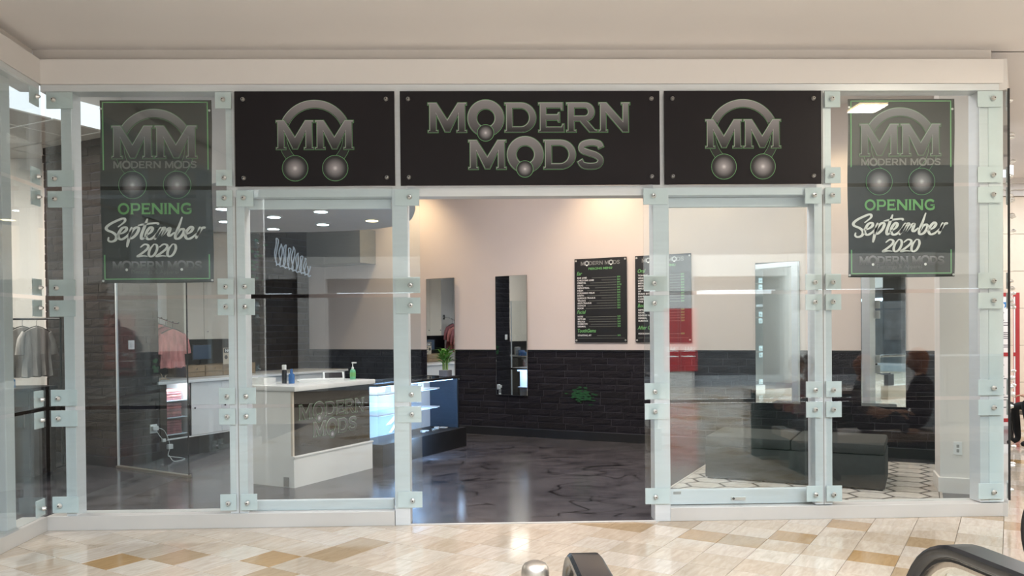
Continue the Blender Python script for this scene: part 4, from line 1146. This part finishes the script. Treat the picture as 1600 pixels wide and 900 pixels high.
# ------------------------------------------------------------------ clothes
def hang_shirt(pos, rz, m, label, group, seed, wd=.42, ln=.62):
    """blouse on a hanger; shoulders along local x, hook at the origin"""
    rnd = random.Random(seed)
    t = empty('hanging_shirt', pos, rz, label, 'clothing', group)
    hk = [(0, 0, -.005), (.012, 0, .008), (.004, 0, .02), (-.01, 0, .012)] 
    h = MB().tube([(.0, 0, -.075), (0, 0, -.02), (.010, 0, .0), (.004, 0, .012), (-.010, 0, .008)], .003, 6)
    h.tube([(-wd * .48, 0, -.15), (-wd * .2, 0, -.095), (0, 0, -.075), (wd * .2, 0, -.095), (wd * .48, 0, -.15)], .006, 6)
    h.build('hanger', 'dark_metal', t, True)
    nx, nz = 14, 16; vs = []; fs = []
    ph = [rnd.uniform(0, 6) for _ in range(3)]
    for sgn in (-1, 1):
        for j in range(nz + 1):
            v = j / nz
            half = wd * (.50 if v < .12 else .50 - .06 * min(1, (v - .12) * 3) + .07 * v)
            for i in range(nx + 1):
                uu = i / nx * 2 - 1
                top = -.085 - .075 * abs(uu) ** 1.2
                z = top * (1 - v) + (-.10 - ln) * v
                x = uu * half
                y = sgn * (.012 + .034 * v ** .6 * (1 - abs(uu) ** 3) + .013 * math.sin(uu * 11 + ph[0] + v * 2) * (0.25 + v) + .008 * math.sin(uu * 23 + ph[1]) * v)
                if abs(uu) == 1: y = 0
                vs.append((x, y, z + .012 * math.sin(uu * 9 + ph[2]) * v))
    q = (nx + 1) * (nz + 1)
    for j in range(nz):
        for i in range(nx):
            a = j * (nx + 1) + i
            fs += [(a, a + 1, a + nx + 2, a + nx + 1), (q + a, q + a + nx + 1, q + a + nx + 2, q + a + 1)]
    for i in range(nx): fs += [(i, q + i, q + i + 1, i + 1), (nz * (nx + 1) + i, nz * (nx + 1) + i + 1, q + nz * (nx + 1) + i + 1, q + nz * (nx + 1) + i)]
    mb = MB(); mb.add(vs, fs)
    mb.build('shirt_body', m, t, True)
    for s_ in (-1, 1):
        sl = MB(); rs = [.035, .055, .06, .062]; 
        sl.tube([(s_ * wd * .42, 0, -.155), (s_ * wd * .52, 0, -.24), (s_ * wd * .56, .0, -.34), (s_ * wd * .58, 0, -.42)], rs, 10)
        o = sl.build('sleeve', m, t, True); o.scale = (1, .55, 1)
    return t
ar = empty('waterfall_rack', I(-9.535, 7.42, 1.92), TH, 'slanting chrome wall rack carrying coral tops beside the brick pier', 'rack')
MB().box(-.0, .012, -.03, .03, -.05, .05, .003).build('wall_plate', 'chrome', ar)
MB().tube([(.0, 0, 0), (.15, .0, -.02), (.62, .10, -.17), (.66, .11, -.17), (.67, .112, -.15)], .008, 8).build('arm', 'chrome', ar, True)
for k in range(6):
    t = .2 + .8 * k / 5.5
    MB().ball((.15 + .47 * (t - .2) / .8, .10 * (t - .2) / .8, -.012 - .15 * (t - .2) / .8), .011, n=8, m=6).build('stop_knob', 'black_trim', ar)
cm = ['coral top, hindmost on the slanting display arm', 'coral top, second from the wall on the slanting display arm', 'coral top, second from the front on the display arm', 'coral top, foremost and fully seen on the slanting display arm']
for k in range(4):
    t = .25 + .22 * k
    p = I(-9.54 + .15 + .47 * t, 7.42 + .10 * t, 1.92 - .012 - .15 * t - .012)
    hang_shirt(p, RZ, 'pink_cloth' if k in (1, 3) else 'pink_dark', cm[k], 'coral tops on the display arm', 40 + k, .40, .50)

# ------------------------------------------------------------------ fittings on the brick pier
P2 = Matrix.Translation(I(-8.62, 6.42)) @ Matrix.Rotation(RZ, 4, 'Z')
sw = empty('light_switch', P2 @ Vector((.17, -.036, 1.48)), RZ, 'white square light switch on the brick pier', 'switch')
MB().box(-.042, .042, -.0, .012, -.055, .055, .003).build('plate', 'switch_white', sw)
MB().box(-.014, .014, -.006, 0, -.028, .028, .002).build('rocker', 'plastic_white', sw)
cb = empty('charger_cable', P2 @ Vector((.47, -.036, .42)), RZ, 'white plug and tangled charging cable hanging from the brick pier', 'cable')
MB().box(-.05, .05, -.004, .012, -.055, .055, .003).build('socket_plate', 'switch_white', cb)
MB().box(-.045, .035, -.05, -.004, -.02, .035, .006).build('plug', 'plastic_white', cb)
MB().tube(smooth_path([(.03, -.045, .01), (.09, -.08, -.03), (.14, -.1, -.16), (.15, -.1, -.22)]), .004, 6).build('cord', 'plastic_white', cb, True)
MB().box(.12, .19, -.12, -.08, -.27, -.21, .005).build('adapter', 'plastic_white', cb)
MB().tube(smooth_path([(.15, -.1, -.27), (.12, -.11, -.35), (.18, -.12, -.37), (.28, -.15, -.395), (.30, -.2, -.408), (.18, -.24, -.410), (.12, -.2, -.408), (.10, -.15, -.34)]), .004, 6).build('cord', 'plastic_white', cb, True)
MB().tube(smooth_path([(.0, -.04, -.01), (.03, -.07, -.09), (.07, -.08, -.14)]), .004, 6).build('cord', 'plastic_white', cb, True)
MB().box(.055, .10, -.10, -.07, -.17, -.13, .004).build('adapter', 'plastic_white', cb)
sp = MB(); rr = random.Random(8)
for k in range(12):
    x, z = .50 + rr.gauss(0, .03), 1.19 + rr.gauss(0, .04); s = rr.uniform(.01, .035)
    sp.prism_xz([(x + s * rr.uniform(.5, 1.5) * math.cos(2 * PI * q / 8), z + s * rr.uniform(.5, 1.5) * math.sin(2 * PI * q / 8)) for q in range(8)], -.0345 - .0004 * k, -.0342 - .0004 * k)
sp.build('paint_splash', 'green_paint', f2)
sp = MB()
for k in range(30):
    x, z = 2.55 + rr.gauss(0, .10), 2.75 + rr.gauss(0, .22); s = rr.uniform(.012, .045)
    sp.prism_xz([(x + s * rr.uniform(.5, 1.5) * math.cos(2 * PI * q / 8) * 1.4, z + s * rr.uniform(.5, 1.5) * math.sin(2 * PI * q / 8) * .6) for q in range(8)], -.0345 - .0004 * k, -.0342 - .0004 * k)
sp.build('paint_splash', 'green_paint', wn_)

# script sign of bent tube on the recess wall
ng = empty('script_sign', I(-9.36, 9.98, 2.70), RZ, 'curling script sign of pale tube on the brown brick wall', 'sign')
MB().box(.02, .06, .10, .18, .10, .14).build('bracket', 'dark_metal', ng); MB().box(.62, .66, .10, .18, .05, .09).build('bracket', 'dark_metal', ng)
pth = []; rr = random.Random(3)
hs = [.36, .30, .31, .29, .33, .26, .24, .23, .21]
x = 0
for k, h in enumerate(hs):
    w_ = .098
    zb = .06 - .018 * k
    pth += [(x, zb + .02), (x + .055, zb + h), (x + .02, zb + h * 1.1), (x - .012, zb + h * .5), (x + .01, zb - .02), (x + .045, zb - .01)]
    x += w_
MB().tube([(p.x, .09 + .012 * math.sin(i * .9), p.z) for i, p in enumerate(smooth_path([(a, 0, b_) for a, b_ in pth], 5))], .0105, 6).build('tube_script', 'neon_tube', ng, True)
MB().tube([(.0, .1, .12), (.3, .1, .09), (.64, .1, .06)], .006, 6).build('mounting_rail', 'dark_metal', ng)

# ------------------------------------------------------------------ glass partition by the pier
pd_ = I(-7.27, 6.28) - I(-8.60, 6.395)
gp = empty('glass_partition', I(-8.60, 6.395), math.atan2(pd_.y, pd_.x), 'clear glass partition in a bronze floor channel beside the brick pier', 'partition')
MB().box(.0, 1.34, -.006, .006, .03, 2.27, .001).build('glass_sheet', 'clear_glass', gp)
MB().box(.0, 1.35, -.03, .03, .004, .035, .002).build('floor_channel', 'channel_bronze', gp)
MB().box(1.340, 1.346, -.007, .007, .03, 2.27).build('end_edge', 'dark_metal', gp)
MB().box(.0, .02, -.01, .01, .03, 2.27).build('wall_channel', 'aluminium', gp)

# ------------------------------------------------------------------ right part: rug and dark bench
rg = empty('patterned_rug', I(-1.04, 9.17, .004), TH, 'dark rug with pale stretched hexagons under the dark grey bench', 'rug')
RW, RH = 2.42, 2.66
MB().box(-RW / 2, RW / 2, -RH / 2, RH / 2, 0, .008, .002).build('rug_base', 'rug_dark', rg)
for s_ in (-1, 1): MB().box(s_ * RW / 2 - .012, s_ * RW / 2 + .012, -RH / 2, RH / 2, 0, .011).build('rug_binding', 'rug_light', rg)
hw, hh = .205, .145
hexm = None; nrow = 0
def hexpoly(): return [(-hw + .022, 0), (-hw * .46, hh - .014), (hw * .46, hh - .014), (hw - .022, 0), (hw * .46, -hh + .014), (-hw * .46, -hh + .014)]
hexm = MB().prism(hexpoly(), 0, .004).mesh('rug_hexagon', 'rug_light')
for i in range(-5, 6):
    for j in range(-6, 7):
        x = i * hw * 1.5; y = j * hh * 2 + (hh if i % 2 else 0)
        lx, ly = RW / 2 - .02, RH / 2 - .01
        if abs(x) - hw * .3 > lx or abs(y) - hh * .5 > ly: continue
        if abs(x) + hw <= lx and abs(y) + hh <= ly: link('rug_hexagon', hexm, rg, (x, y, .0082))
        else:
            pl_ = [(max(-lx, min(lx, x + px_)), max(-ly, min(ly, y + py_))) for px_, py_ in hexpoly()]
            MB().prism(pl_, .0082, .0122).build('rug_hexagon', 'rug_light', rg)
ot = empty('bench_ottoman', I(-1.18, 8.94, .0125), TH, 'low dark grey upholstered bench standing on the patterned rug', 'bench')
MB().box(-.87, .87, -.42, .42, .02, .35, .012).build('base', 'ottoman', ot, True)
for s_ in (-1, 1): MB().box(s_ * .435 - .432, s_ * .435 + .432, -.43, .43, .352, .46, .03).build('seat_cushion', 'ottoman', ot, True)
for sx in (-1, 1):
    for sy in (-1, 1): MB().box(sx * .82 - .03, sx * .82 + .03, sy * .37 - .03, sy * .37 + .03, -.0, .02).build('foot', 'black_trim', ot)

# ------------------------------------------------------------------ side room on the left: cabinet, boxes, rack of grey shirts
sd = empty('side_cabinet', (-5.62, 9.05, .004), 0, 'dark low cabinet seen through the left glass wall', 'cabinet')
MB().box(-.75, .62, -.25, .25, .06, .99, .003).build('carcass', 'dark_panel', sd); MB().box(-.77, .64, -.27, .27, .99, 1.03, .004).build('top', 'black_trim', sd); MB().box(-.72, .6, -.22, .22, 0, .06).build('plinth', 'black_trim', sd)
for k in range(3): 
    d = MB().box(-.745 + k * .455, -.745 + k * .455 + .45, -.27, -.25, .07, .98, .002).build('door', 'dark_panel', sd)
    MB().box(-.745 + k * .455 + .40, -.745 + k * .455 + .415, -.285, -.27, .6, .75).build('handle', 'chrome', d)
for k, (x, y, w_, h, m, lab) in enumerate(((-5.42, 8.98, .10, .13, 'bottle_blue', 'blue carton at the cabinet edge beside the grey shirts'), (-5.60, 9.0, .13, .20, 'grey_cloth', 'grey carton on the dark side cabinet'), (-5.27, 8.92, .07, .09, 'ink_blue', 'smallest blue carton on the dark side cabinet'))):
    b = empty('carton', (x, y, 1.034), .3 * k, lab, 'box'); MB().box(-w_ / 2, w_ / 2, -.06, .06, 0, h, .002).build('box', m, b); MB().box(-w_ / 2 + .01, w_ / 2 - .01, -.0615, -.06, h * .3, h * .75).build('label', 'paper_white', b)
rk = empty('garment_rack', (-5.95, 9.75, .004), 0, 'black garment rack holding grey shirts behind the side cabinet', 'rack')
MB().tube([(-.6, 0, 1.80), (.78, 0, 1.80)], .013, 8).build('rail', 'black_trim', rk, True)
for s_ in (-.6, .78):
    MB().tube([(s_, 0, .04), (s_, 0, 1.80)], .013, 8).build('upright', 'black_trim', rk, True); MB().tube([(s_, -.25, .03), (s_, .25, .03)], .014, 8).build('foot', 'black_trim', rk, True)
for k in range(6):
    hang_shirt((-6.30 + k * .17, 9.75, 1.795), PI / 2 - .25, 'grey_cloth', ['grey shirt at the left end of the garment rack', 'second grey shirt from the left on the garment rack', 'third grey shirt from the left on the garment rack',
        'third grey shirt from the right on the garment rack', 'second grey shirt from the right on the garment rack', 'grey shirt at the right end of the garment rack'][k], 'grey shirts on the rack', 60 + k, .44, .58)

# ------------------------------------------------------------------ escalator head in the foreground
def sweep(mb, path, wv, prof):
    """profile points (side, out) swept along a path in a vertical plane; wv = side vector"""
    N = len(path); m = len(prof); vs = []; fs = []
    for i, p in enumerate(path):
        t = (path[min(i + 1, N - 1)] - path[max(i - 1, 0)]).normalized()
        nrm = wv.cross(t).normalized()
        for a, b in prof: vs.append(p + wv * a + nrm * b)
    for i in range(N - 1):
        for k in range(m): fs.append((i * m + k, i * m + (k + 1) % m, (i + 1) * m + (k + 1) % m, (i + 1) * m + k))
    fs += [tuple(range(m - 1, -1, -1)), tuple((N - 1) * m + k for k in range(m))]
    return mb.add(vs, fs)
def balustrade(tip, zt, label, az=6.0):
    az = math.radians(az)
    t = empty('escalator_balustrade', (tip[0], tip[1], 0), az, label, 'escalator', 'escalator sides')
    # local +y points away from the photographer; top of the loop at y = 0
    R = .215; W = Vector((1, 0, 0))
    run = [Vector((0, y, zt)) for y in (-3.4, -2.2, -1.2, -.5, -.15)]
    loop = [Vector((0, R * math.sin(a), zt - R + R * math.cos(a))) for a in [PI * k / 20 for k in range(21)]]
    back = [Vector((0, y, zt - 2 * R)) for y in (-.12, -.3)]
    prof = [(-.044, -.006), (-.044, .008), (-.034, .021), (-.015, .027), (.015, .027), (.034, .021), (.044, .008), (.044, -.006), (.036, -.014), (-.036, -.014)]
    pr = [(a, -b) for a, b in prof]
    mb = MB(); sweep(mb, run + loop + back, W, pr)
    o = mb.build('handrail', 'rubber', t, True)
    def inner(r, w_, th, m, nm):
        lp = [Vector((0, (R - r) * math.sin(a), zt - R + (R - r) * math.cos(a))) for a in [PI * k / 20 for k in range(21)]]
        rn = [Vector((0, y, zt - r)) for y in (-3.4, -1.2, -.15)]
        mb = MB(); sweep(mb, rn + lp + [Vector((0, -.3, zt - 2 * R + r))], W, [(-w_, -th), (w_, -th), (w_, th), (-w_, th)])
        return mb.build(nm, m, t)
    inner(.022, .030, .007, 'dark_metal', 'guide_rail')
    inner(.036, .020, .007, 'brushed_steel', 'guide_trim')
    gl = [(-3.4, zt - .04)] + [( (R - .045) * math.sin(a), zt - R + (R - .045) * math.cos(a)) for a in [PI * k / 12 for k in range(13)]] + [(-.3, zt - 2 * R + .05), (-.3, .30), (-3.4, .30)]
    mb = MB(); n = len(gl)
    mb.add([(-.005, y, z) for y, z in gl] + [(.005, y, z) for y, z in gl], [tuple(range(n)), tuple(range(2 * n - 1, n - 1, -1))] + [(i, n + i, n + (i + 1) % n, (i + 1) % n) for i in range(n)])
    mb.build('glass_infill', 'clear_glass', t)
    MB().box(-.09, .09, -3.4, -.12, 0, .30, .01).build('skirt', 'brushed_steel', t)
    MB().box(-.05, .05, -.42, -.18, .30, zt - 2 * R, .01).build('newel_base', 'dark_metal', t)
    return t
balustrade((.246, 2.10), .992, 'black rubber escalator handrail end seen head-on at the bottom middle of the picture', 1.5)
balustrade((1.225, 2.02), 1.020, 'black rubber escalator handrail curving over to the right at the lower corner')
balustrade((2.135, 2.86), 1.020, 'third escalator handrail, only its dark curve peeks in behind the big right one')
bo = empty('guard_post', (.119, 2.26, -.008), 0, 'round brushed steel guard post left of the head-on handrail', 'post')
MB().lathe([(.040, 0), (.040, .922), (.0385, .936), (.032, .948), (.019, .955), (.001, .957)], 28).build('tube', 'brushed_steel', bo, True)
MB().lathe([(.060, 0), (.060, .008), (.05, .014)], 28).build('foot_ring', 'brushed_steel', bo, True)

# ------------------------------------------------------------------ mall corridor to the right
wf = empty('wall_far', (7.0, 12.75, 0)); wf['kind'] = 'structure'
MB().box(0, 7, .015, .3, 0, 4.0).build('backing', 'grout', wf)
for j in range(6):
    for i in range(6):
        MB().box(.02 + i * 1.0, 1.014 + i * 1.0, -.012, .02, .105 + j * .60, .105 + j * .60 + .595, .003).build('stone_panel', 'stone_wall', wf)
MB().box(0, 7, -.03, .02, 0, .1, .004).build('baseboard', 'stone_wall', wf)
for z0, z1, d in ((3.71, 3.80, .06), (3.80, 3.89, .13), (3.89, 3.98, .20)): MB().box(0, 7, -d, .02, z0, z1, .004).build('cornice', 'fascia_paint', wf)
struct(MB().box(13.9, 14.1, -12, 13.2, 0, 8.4).build('wall_mall_right', 'stone_wall'))
ps = empty('poster_stand', (8.195, 12.66, 0), 0, 'tall red-framed poster stand with two white panels beside the glass corner', 'poster')
MB().box(-.30, .30, -.02, .05, 0, .07, .006).build('foot', 'poster_white', ps)
fr = MB()
for q in ((-.30, -.245, .07, 2.15), (.235, .30, .07, 2.15), (-.245, .235, 2.09, 2.15), (-.245, .235, .07, .13), (-.245, .235, 1.13, 1.19)): fr.box(q[0], q[1], -.02, .02, q[2], q[3])
fr.build('frame', 'red_paint', ps)
for z0, z1 in ((.13, 1.13), (1.19, 2.09)): MB().box(-.245, .235, -.012, .012, z0, z1).build('panel', 'poster_white', ps)
st = []
for k in range(10):
    a = PI / 2 + 2 * PI * k / 10; r_ = .085 if k % 2 == 0 else .036
    st.append((.10 + r_ * math.cos(a), 1.97 + r_ * math.sin(a)))
MB().prism_xz(st, -.0135, -.0122).build('star', 'ink_blue', ps)
ln = MB()
for z in (1.82, 1.70, 1.66, 1.62, 1.50, 1.47, 1.44, 1.41, 1.30, 1.27, .98, .80, .76, .62, .50, .46, .42, .30): ln.box(-.19, .17 - .06 * (int(z * 100) % 3), -.0132, -.012, z, z + .016)
tag(ln.build('text_lines', 'ink_grey', ps), kind='stuff')

# ------------------------------------------------------------------ the mall behind the photographer (seen only in the glass)
mw = empty('wall_mall_back', (-9, -9.2, 0)); mw['kind'] = 'structure'
MB().box(0, 23, -.3, -.1, 0, 8.4).build('backing', 'mall_upper', mw)
MB().box(0, 23, -.1, .25, 3.1, 3.7).build('sign_band', 'store_white', mw)
for i in range(7):
    MB().box(.3 + i * 3.4, 1.05 + i * 3.4, -.1, .35, 0, 3.7, .01).build('column', 'store_white', mw)
    MB().box(1.15 + i * 3.4, 3.6 + i * 3.4, -.1, -.05, .3, 3.0).build('shop_window', 'store_dark', mw)
    MB().box(1.3 + i * 3.4, 3.45 + i * 3.4, -.05, -.02, 2.62, 2.72).build('lit_strip', 'store_light', mw)
    MB().box(1.05 + i * 3.4, 3.7 + i * 3.4, -.1, .0, 0, .3).build('stall_riser', 'kiosk_grey', mw)
struct(MB().box(-9.2, -9, -12, -1, 0, 8.4).build('wall_mall_left', 'mall_upper'))
for k, x in enumerate((5.02, 5.50)):
    r_ = empty('sale_poster', (x, -8.82, .45), PI, 'red SALE poster across the mall, seen in the glass, %s' % ('one nearer the entrance' if k == 0 else 'one farther from the entrance'), 'poster', 'red sale posters')
    MB().box(-.23, .23, -.012, .012, 0, 1.75).build('panel', 'red_paint', r_)
    put('sale_lettering', text_mesh('SALE', .19, .85, 'CENTER', .003), 'white_print', r_, (0, -.0135, .55))
    MB().box(-.17, .17, -.0135, -.012, .40, .43).build('text_line', 'white_print', r_)

# seating island: planter wall, bench, kiosk
bn = empty('mall_bench', (4.95, 4.40, 0), 0, 'long taupe mall bench reflected in the right-hand glass', 'bench')
for k in range(3): MB().box(-1.62 + k * 1.1, -.53 + k * 1.1, -.30, .30, .36, .45, .012).build('seat_slab', 'bench_taupe', bn, True)
MB().box(-1.55, 1.6, -.22, .22, 0, .36).build('base', 'planter_teal', bn)
pn = empty('planter_wall', (5.0, 3.35, 0), 0, 'low dark teal planter wall behind the mall bench, seen in the glass', 'planter')
MB().box(-1.7, .1, -.22, .22, 0, .80, .01).build('box', 'planter_teal', pn); MB().box(-1.72, .12, -.24, .24, .80, .84, .006).build('coping', 'bench_taupe', pn)
ks = empty('grey_kiosk', (6.2, 3.3, 0), 0, 'pale grey kiosk cabinet with drawers beyond the bench, seen in the glass', 'kiosk')
MB().box(-.7, .9, -.35, .35, 0, 1.25, .006).build('carcass', 'kiosk_grey', ks)
for k in range(3):
    d = MB().box(-.66, .86, .35, .37, .08 + k * .39, .44 + k * .39, .003).build('drawer', 'kiosk_grey', ks)
    MB().box(-.1, .3, .37, .39, .24 + k * .39, .27 + k * .39, .003).build('handle', 'black_trim', d)
cl_ = tag(MB().box(-.15, .15, -.15, .15, -.012, -.0, .003).build('ceiling_lamp', 'lamp_warm'), 'square warm lamp flush in the mall ceiling, mirrored in the right banner window', 'lamp')
cl_.location = (4.05, 4.75, 3.972)
l = bpy.data.lights.new('ceiling_lamp_light', 'AREA'); l.size = .3; l.energy = 38; l.color = (1, .88, .70)
lo = bpy.data.objects.new('ceiling_lamp_light', l); C.objects.link(lo); lo.location = (4.05, 4.75, 3.95)

# ------------------------------------------------------------------ people
def person(name, label, loc, rz, J, cols, hair, hair_len, shoe='cloth_black', scale=1.0):
    """J: joint name -> (x, y, z) with the seat (or floor) at the origin, facing +y. cols: body, legs, sleeve"""
    mats = [cols[0], cols[1], cols[2], 'skin', shoe, 'white_sole']
    verts = []; edges = []; rad = []; bones = []
    def V(p, r): verts.append(Vector(p)); rad.append(r); return len(verts) - 1
    def E(a, b, m): edges.append((a, b)); bones.append((verts[a], verts[b], m))
    pel = V(J['pelvis'], .135); sp_ = V(J['spine'], .115); ch = V(J['chest'], .13); nk = V(J['neck'], .05)
    hd = Vector(J['head']); hb = V(tuple(verts[nk].lerp(hd, .55)), .048)
    E(pel, sp_, 0); E(sp_, ch, 0); E(ch, nk, 0); E(nk, hb, 3)
    for s in ('l', 'r'):
        a = V(J['sh' + s], .062); el = V(J['el' + s], .042); wr = V(J['wr' + s], .026)
        E(ch, a, 0); E(a, el, 2); E(el, wr, J.get('fore', 2))
        d = (verts[wr] - verts[el]).normalized()
        side = d.cross(Vector((0, 0, 1))); side = side.normalized() if side.length > .1 else Vector((1, 0, 0))
        dn = side.cross(d).normalized()
        pm = V(verts[wr] + d * .06, .026); E(wr, pm, 3)
        for q, (off, ln) in enumerate(((-.03, .070), (-.01, .082), (.01, .076), (.028, .060))):
            f0 = V(verts[pm] + side * off + d * .02, .0085); f1 = V(verts[f0] + d * ln * .5 - dn * .012, .008); f2 = V(verts[f1] + d * ln * .3 - dn * .026, .007)
            E(pm, f0, 3); E(f0, f1, 3); E(f1, f2, 3)
        sg = -1 if s == 'l' else 1
        t0 = V(verts[wr] + d * .03 + side * .03 * sg, .010); t1 = V(verts[t0] + d * .035 + side * .018 * sg - dn * .01, .008); E(wr, t0, 3); E(t0, t1, 3)
        hp = V(J['hp' + s], .088); kn = V(J['kn' + s], .060); an = V(J['an' + s], .040); toe = V(J['to' + s], .034)
        E(pel, hp, 1); E(hp, kn, 1); E(kn, an, 1); E(an, toe, 4)
    me = bpy.data.meshes.new(name); me.from_pydata(verts, edges, []); me.update()
    o = bpy.data.objects.new(name, me); C.objects.link(o)
    m1 = o.modifiers.new('skin', 'SKIN'); m2 = o.modifiers.new('smooth', 'SUBSURF'); m2.levels = 2; m2.render_levels = 2
    if not me.skin_vertices:
        bpy.context.view_layer.objects.active = o
    sv = me.skin_vertices[0].data
    for i, r in enumerate(rad): sv[i].radius = (r, r)
    sv[0].use_root = True
    bpy.context.view_layer.update()
    me2 = bpy.data.meshes.new_from_object(o.evaluated_get(bpy.context.evaluated_depsgraph_get()))
    bpy.data.objects.remove(o)
    me2.materials.clear()
    for m in mats: me2.materials.append(MATS[m])
    for p in me2.polygons:
        c = p.center; best = 9; bi = 0
        for a, b, m in bones:
            ab = b - a; L = ab.length_squared
            t = max(0, min(1, (c - a).dot(ab) / L)) if L else 0
            dd = (c - (a + ab * t)).length
            if dd < best - 1e-5: best = dd; bi = m
        p.material_index = bi; p.use_smooth = True
    # head joined into the same body mesh
    bm = bmesh.new(); bm.from_mesh(me2)
    tw = math.radians(J.get('turn', 0)); rot = Matrix.Rotation(tw, 3, 'Z') @ Matrix.Rotation(math.radians(J.get('nod', 0)), 3, 'X')
    hv = MB().ball((0, 0, 0), .076, .095, .118, 20, 16)
    vs = []
    for v in hv.v:
        x, y, z = v
        if y > 0:
            if z < -.03: x *= 1 - .9 * (-.03 - z); 
            y -= .012 * max(0, min(1, (z - .02) / .06)) * (y > .05)
            n_ = math.exp(-(x / .014) ** 2 - ((z + .018) / .022) ** 2); y += .022 * n_
            for ex in (-.030, .030): y -= .008 * math.exp(-((x - ex) / .014) ** 2 - ((z - .012) / .011) ** 2)
            y += .005 * math.exp(-(x / .024) ** 2 - ((z + .058) / .008) ** 2)
        vs.append(rot @ Vector((x, y, z)) + hd)
    bv = [bm.verts.new(v) for v in vs]
    for f in hv.f:
        try:
            fc = bm.faces.new([bv[i] for i in f]); fc.material_index = 3; fc.smooth = True
        except ValueError: pass
    for s in (-1, 1):
        for f_ in [MB().ball((s * .078, -.008, .0), .010, .020, .030, 8, 6)]:
            ev = [bm.verts.new(rot @ Vector(v) + hd) for v in f_.v]
            for f in f_.f:
                fc = bm.faces.new([ev[i] for i in f]); fc.material_index = 3; fc.smooth = True
    bm.to_mesh(me2); bm.free(); me2.name = name
    body = link(name, me2, None, loc, rz); body.scale = (scale,) * 3
    tag(body, label, 'person')
    R4 = Matrix.Translation(hd) @ rot.to_4x4()
    ey = MB()
    for s in (-1, 1): ey.ball((s * .030, .083, .012), .011, .008, .008, 8, 6)
    ey.v = [tuple(R4 @ Vector(v)) for v in ey.v]; ey.build('eyes', 'black_trim', body, True)
    mo_ = MB().ball((0, .090, -.058), .022, .006, .006, 10, 6); mo_.v = [tuple(R4 @ Vector(v)) for v in mo_.v]; mo_.build('mouth', 'cloth_red', body, True)
    hm = MB(); cap = MB().ball((0, -.018, .022), .090, .104, .118, 20, 14)
    cv = []
    for x, y, z in cap.v:
        if y > .03 and z < .055: y = .03 + (y - .03) * .2; 
        if y <= .03 and z < -.03: z = -.03 + (z + .03) * (hair_len / .1); x *= 1 + .10 * min(1, hair_len * 3)
        cv.append((x, y, z))
    hm.add(cv, cap.f); hm.v = [tuple(R4 @ Vector(v)) for v in hm.v]
    hm.build('hair', hair, body, True)
    return body
SIT = dict(pelvis=(0, 0, .11), spine=(0, -.03, .27), chest=(0, -.02, .43), neck=(0, .0, .57), head=(0, .035, .72),
           shl=(-.18, -.01, .49), shr=(.18, -.01, .49), ell=(-.24, .06, .24), elr=(.24, .06, .24), wrl=(-.12, .26, .26), wrr=(.12, .26, .26),
           hpl=(-.09, .03, .09), hpr=(.09, .03, .09), knl=(-.11, .44, .09), knr=(.11, .44, .09), anl=(-.11, .46, -.37), anr=(.11, .46, -.37), tol=(-.11, .60, -.42), tor=(.11, .60, -.42))
def pose(**k): d = dict(SIT); d.update(k); return d
pa = person('person', 'seated woman in pink holding up a phone, seen in the glass right of the entrance', (3.50, 4.42, .452), 0,
       pose(wrl=(-.10, .24, .40), wrr=(.14, .24, .42), fore=3, nod=-12, turn=10), ('cloth_pink', 'cloth_teal', 'cloth_pink'), 'hair_brown', .14)
ph = tag(MB().box(-.04, .04, -.005, .005, -.08, .08, .006).build('phone', 'rubber'), 'dark phone held up by the woman in pink', 'phone'); ph.location = (3.53, 4.78, .91); ph.rotation_euler = (.5, 0, 0)
person('person', 'person with short red hair in grey trousers, one foot drawn up on the bench', (4.10, 4.46, .452), -PI / 2 + .5,
       pose(knl=(-.12, .36, .22), anl=(-.02, .45, .02), tol=(.03, .58, .03), wrl=(-.05, .40, .24), wrr=(.16, .34, .20), fore=3, nod=-25), ('cloth_teal', 'cloth_teal', 'cloth_grey'), 'hair_red', .10, 'skin')
person('person', 'woman with long auburn hair and black jacket, seen in the glass under the banner', (4.86, 4.30, .452), PI * .75,
       pose(nod=-5, turn=-20), ('cloth_black', 'cloth_black', 'cloth_black'), 'hair_red', .26, scale=1.08)
mb2 = empty('corridor_bench', (7.62, 10.45, 0), 0, 'wooden corridor bench under the person in black, mostly past the picture edge', 'bench')
MB().box(-.28, .5, -.55, .55, .38, .44, .01).build('seat', 'wood_drawer', mb2); MB().box(-.15, .4, -.45, .45, 0, .38).build('base', 'bench_taupe', mb2)
person('person', 'person in black clothes at the corridor edge, white-soled black shoe', (7.50, 10.42, .44), PI / 2,
       pose(knl=(-.10, .50, .17), knr=(.12, .49, .10), anl=(-.10, .40, -.33), anr=(.12, .44, -.35), tol=(-.10, .55, -.395), tor=(.12, .59, -.395), wrl=(-.10, .46, .25), ell=(-.24, .22, .22)), ('cloth_black', 'cloth_black', 'cloth_black'), 'hair_brown', .08)
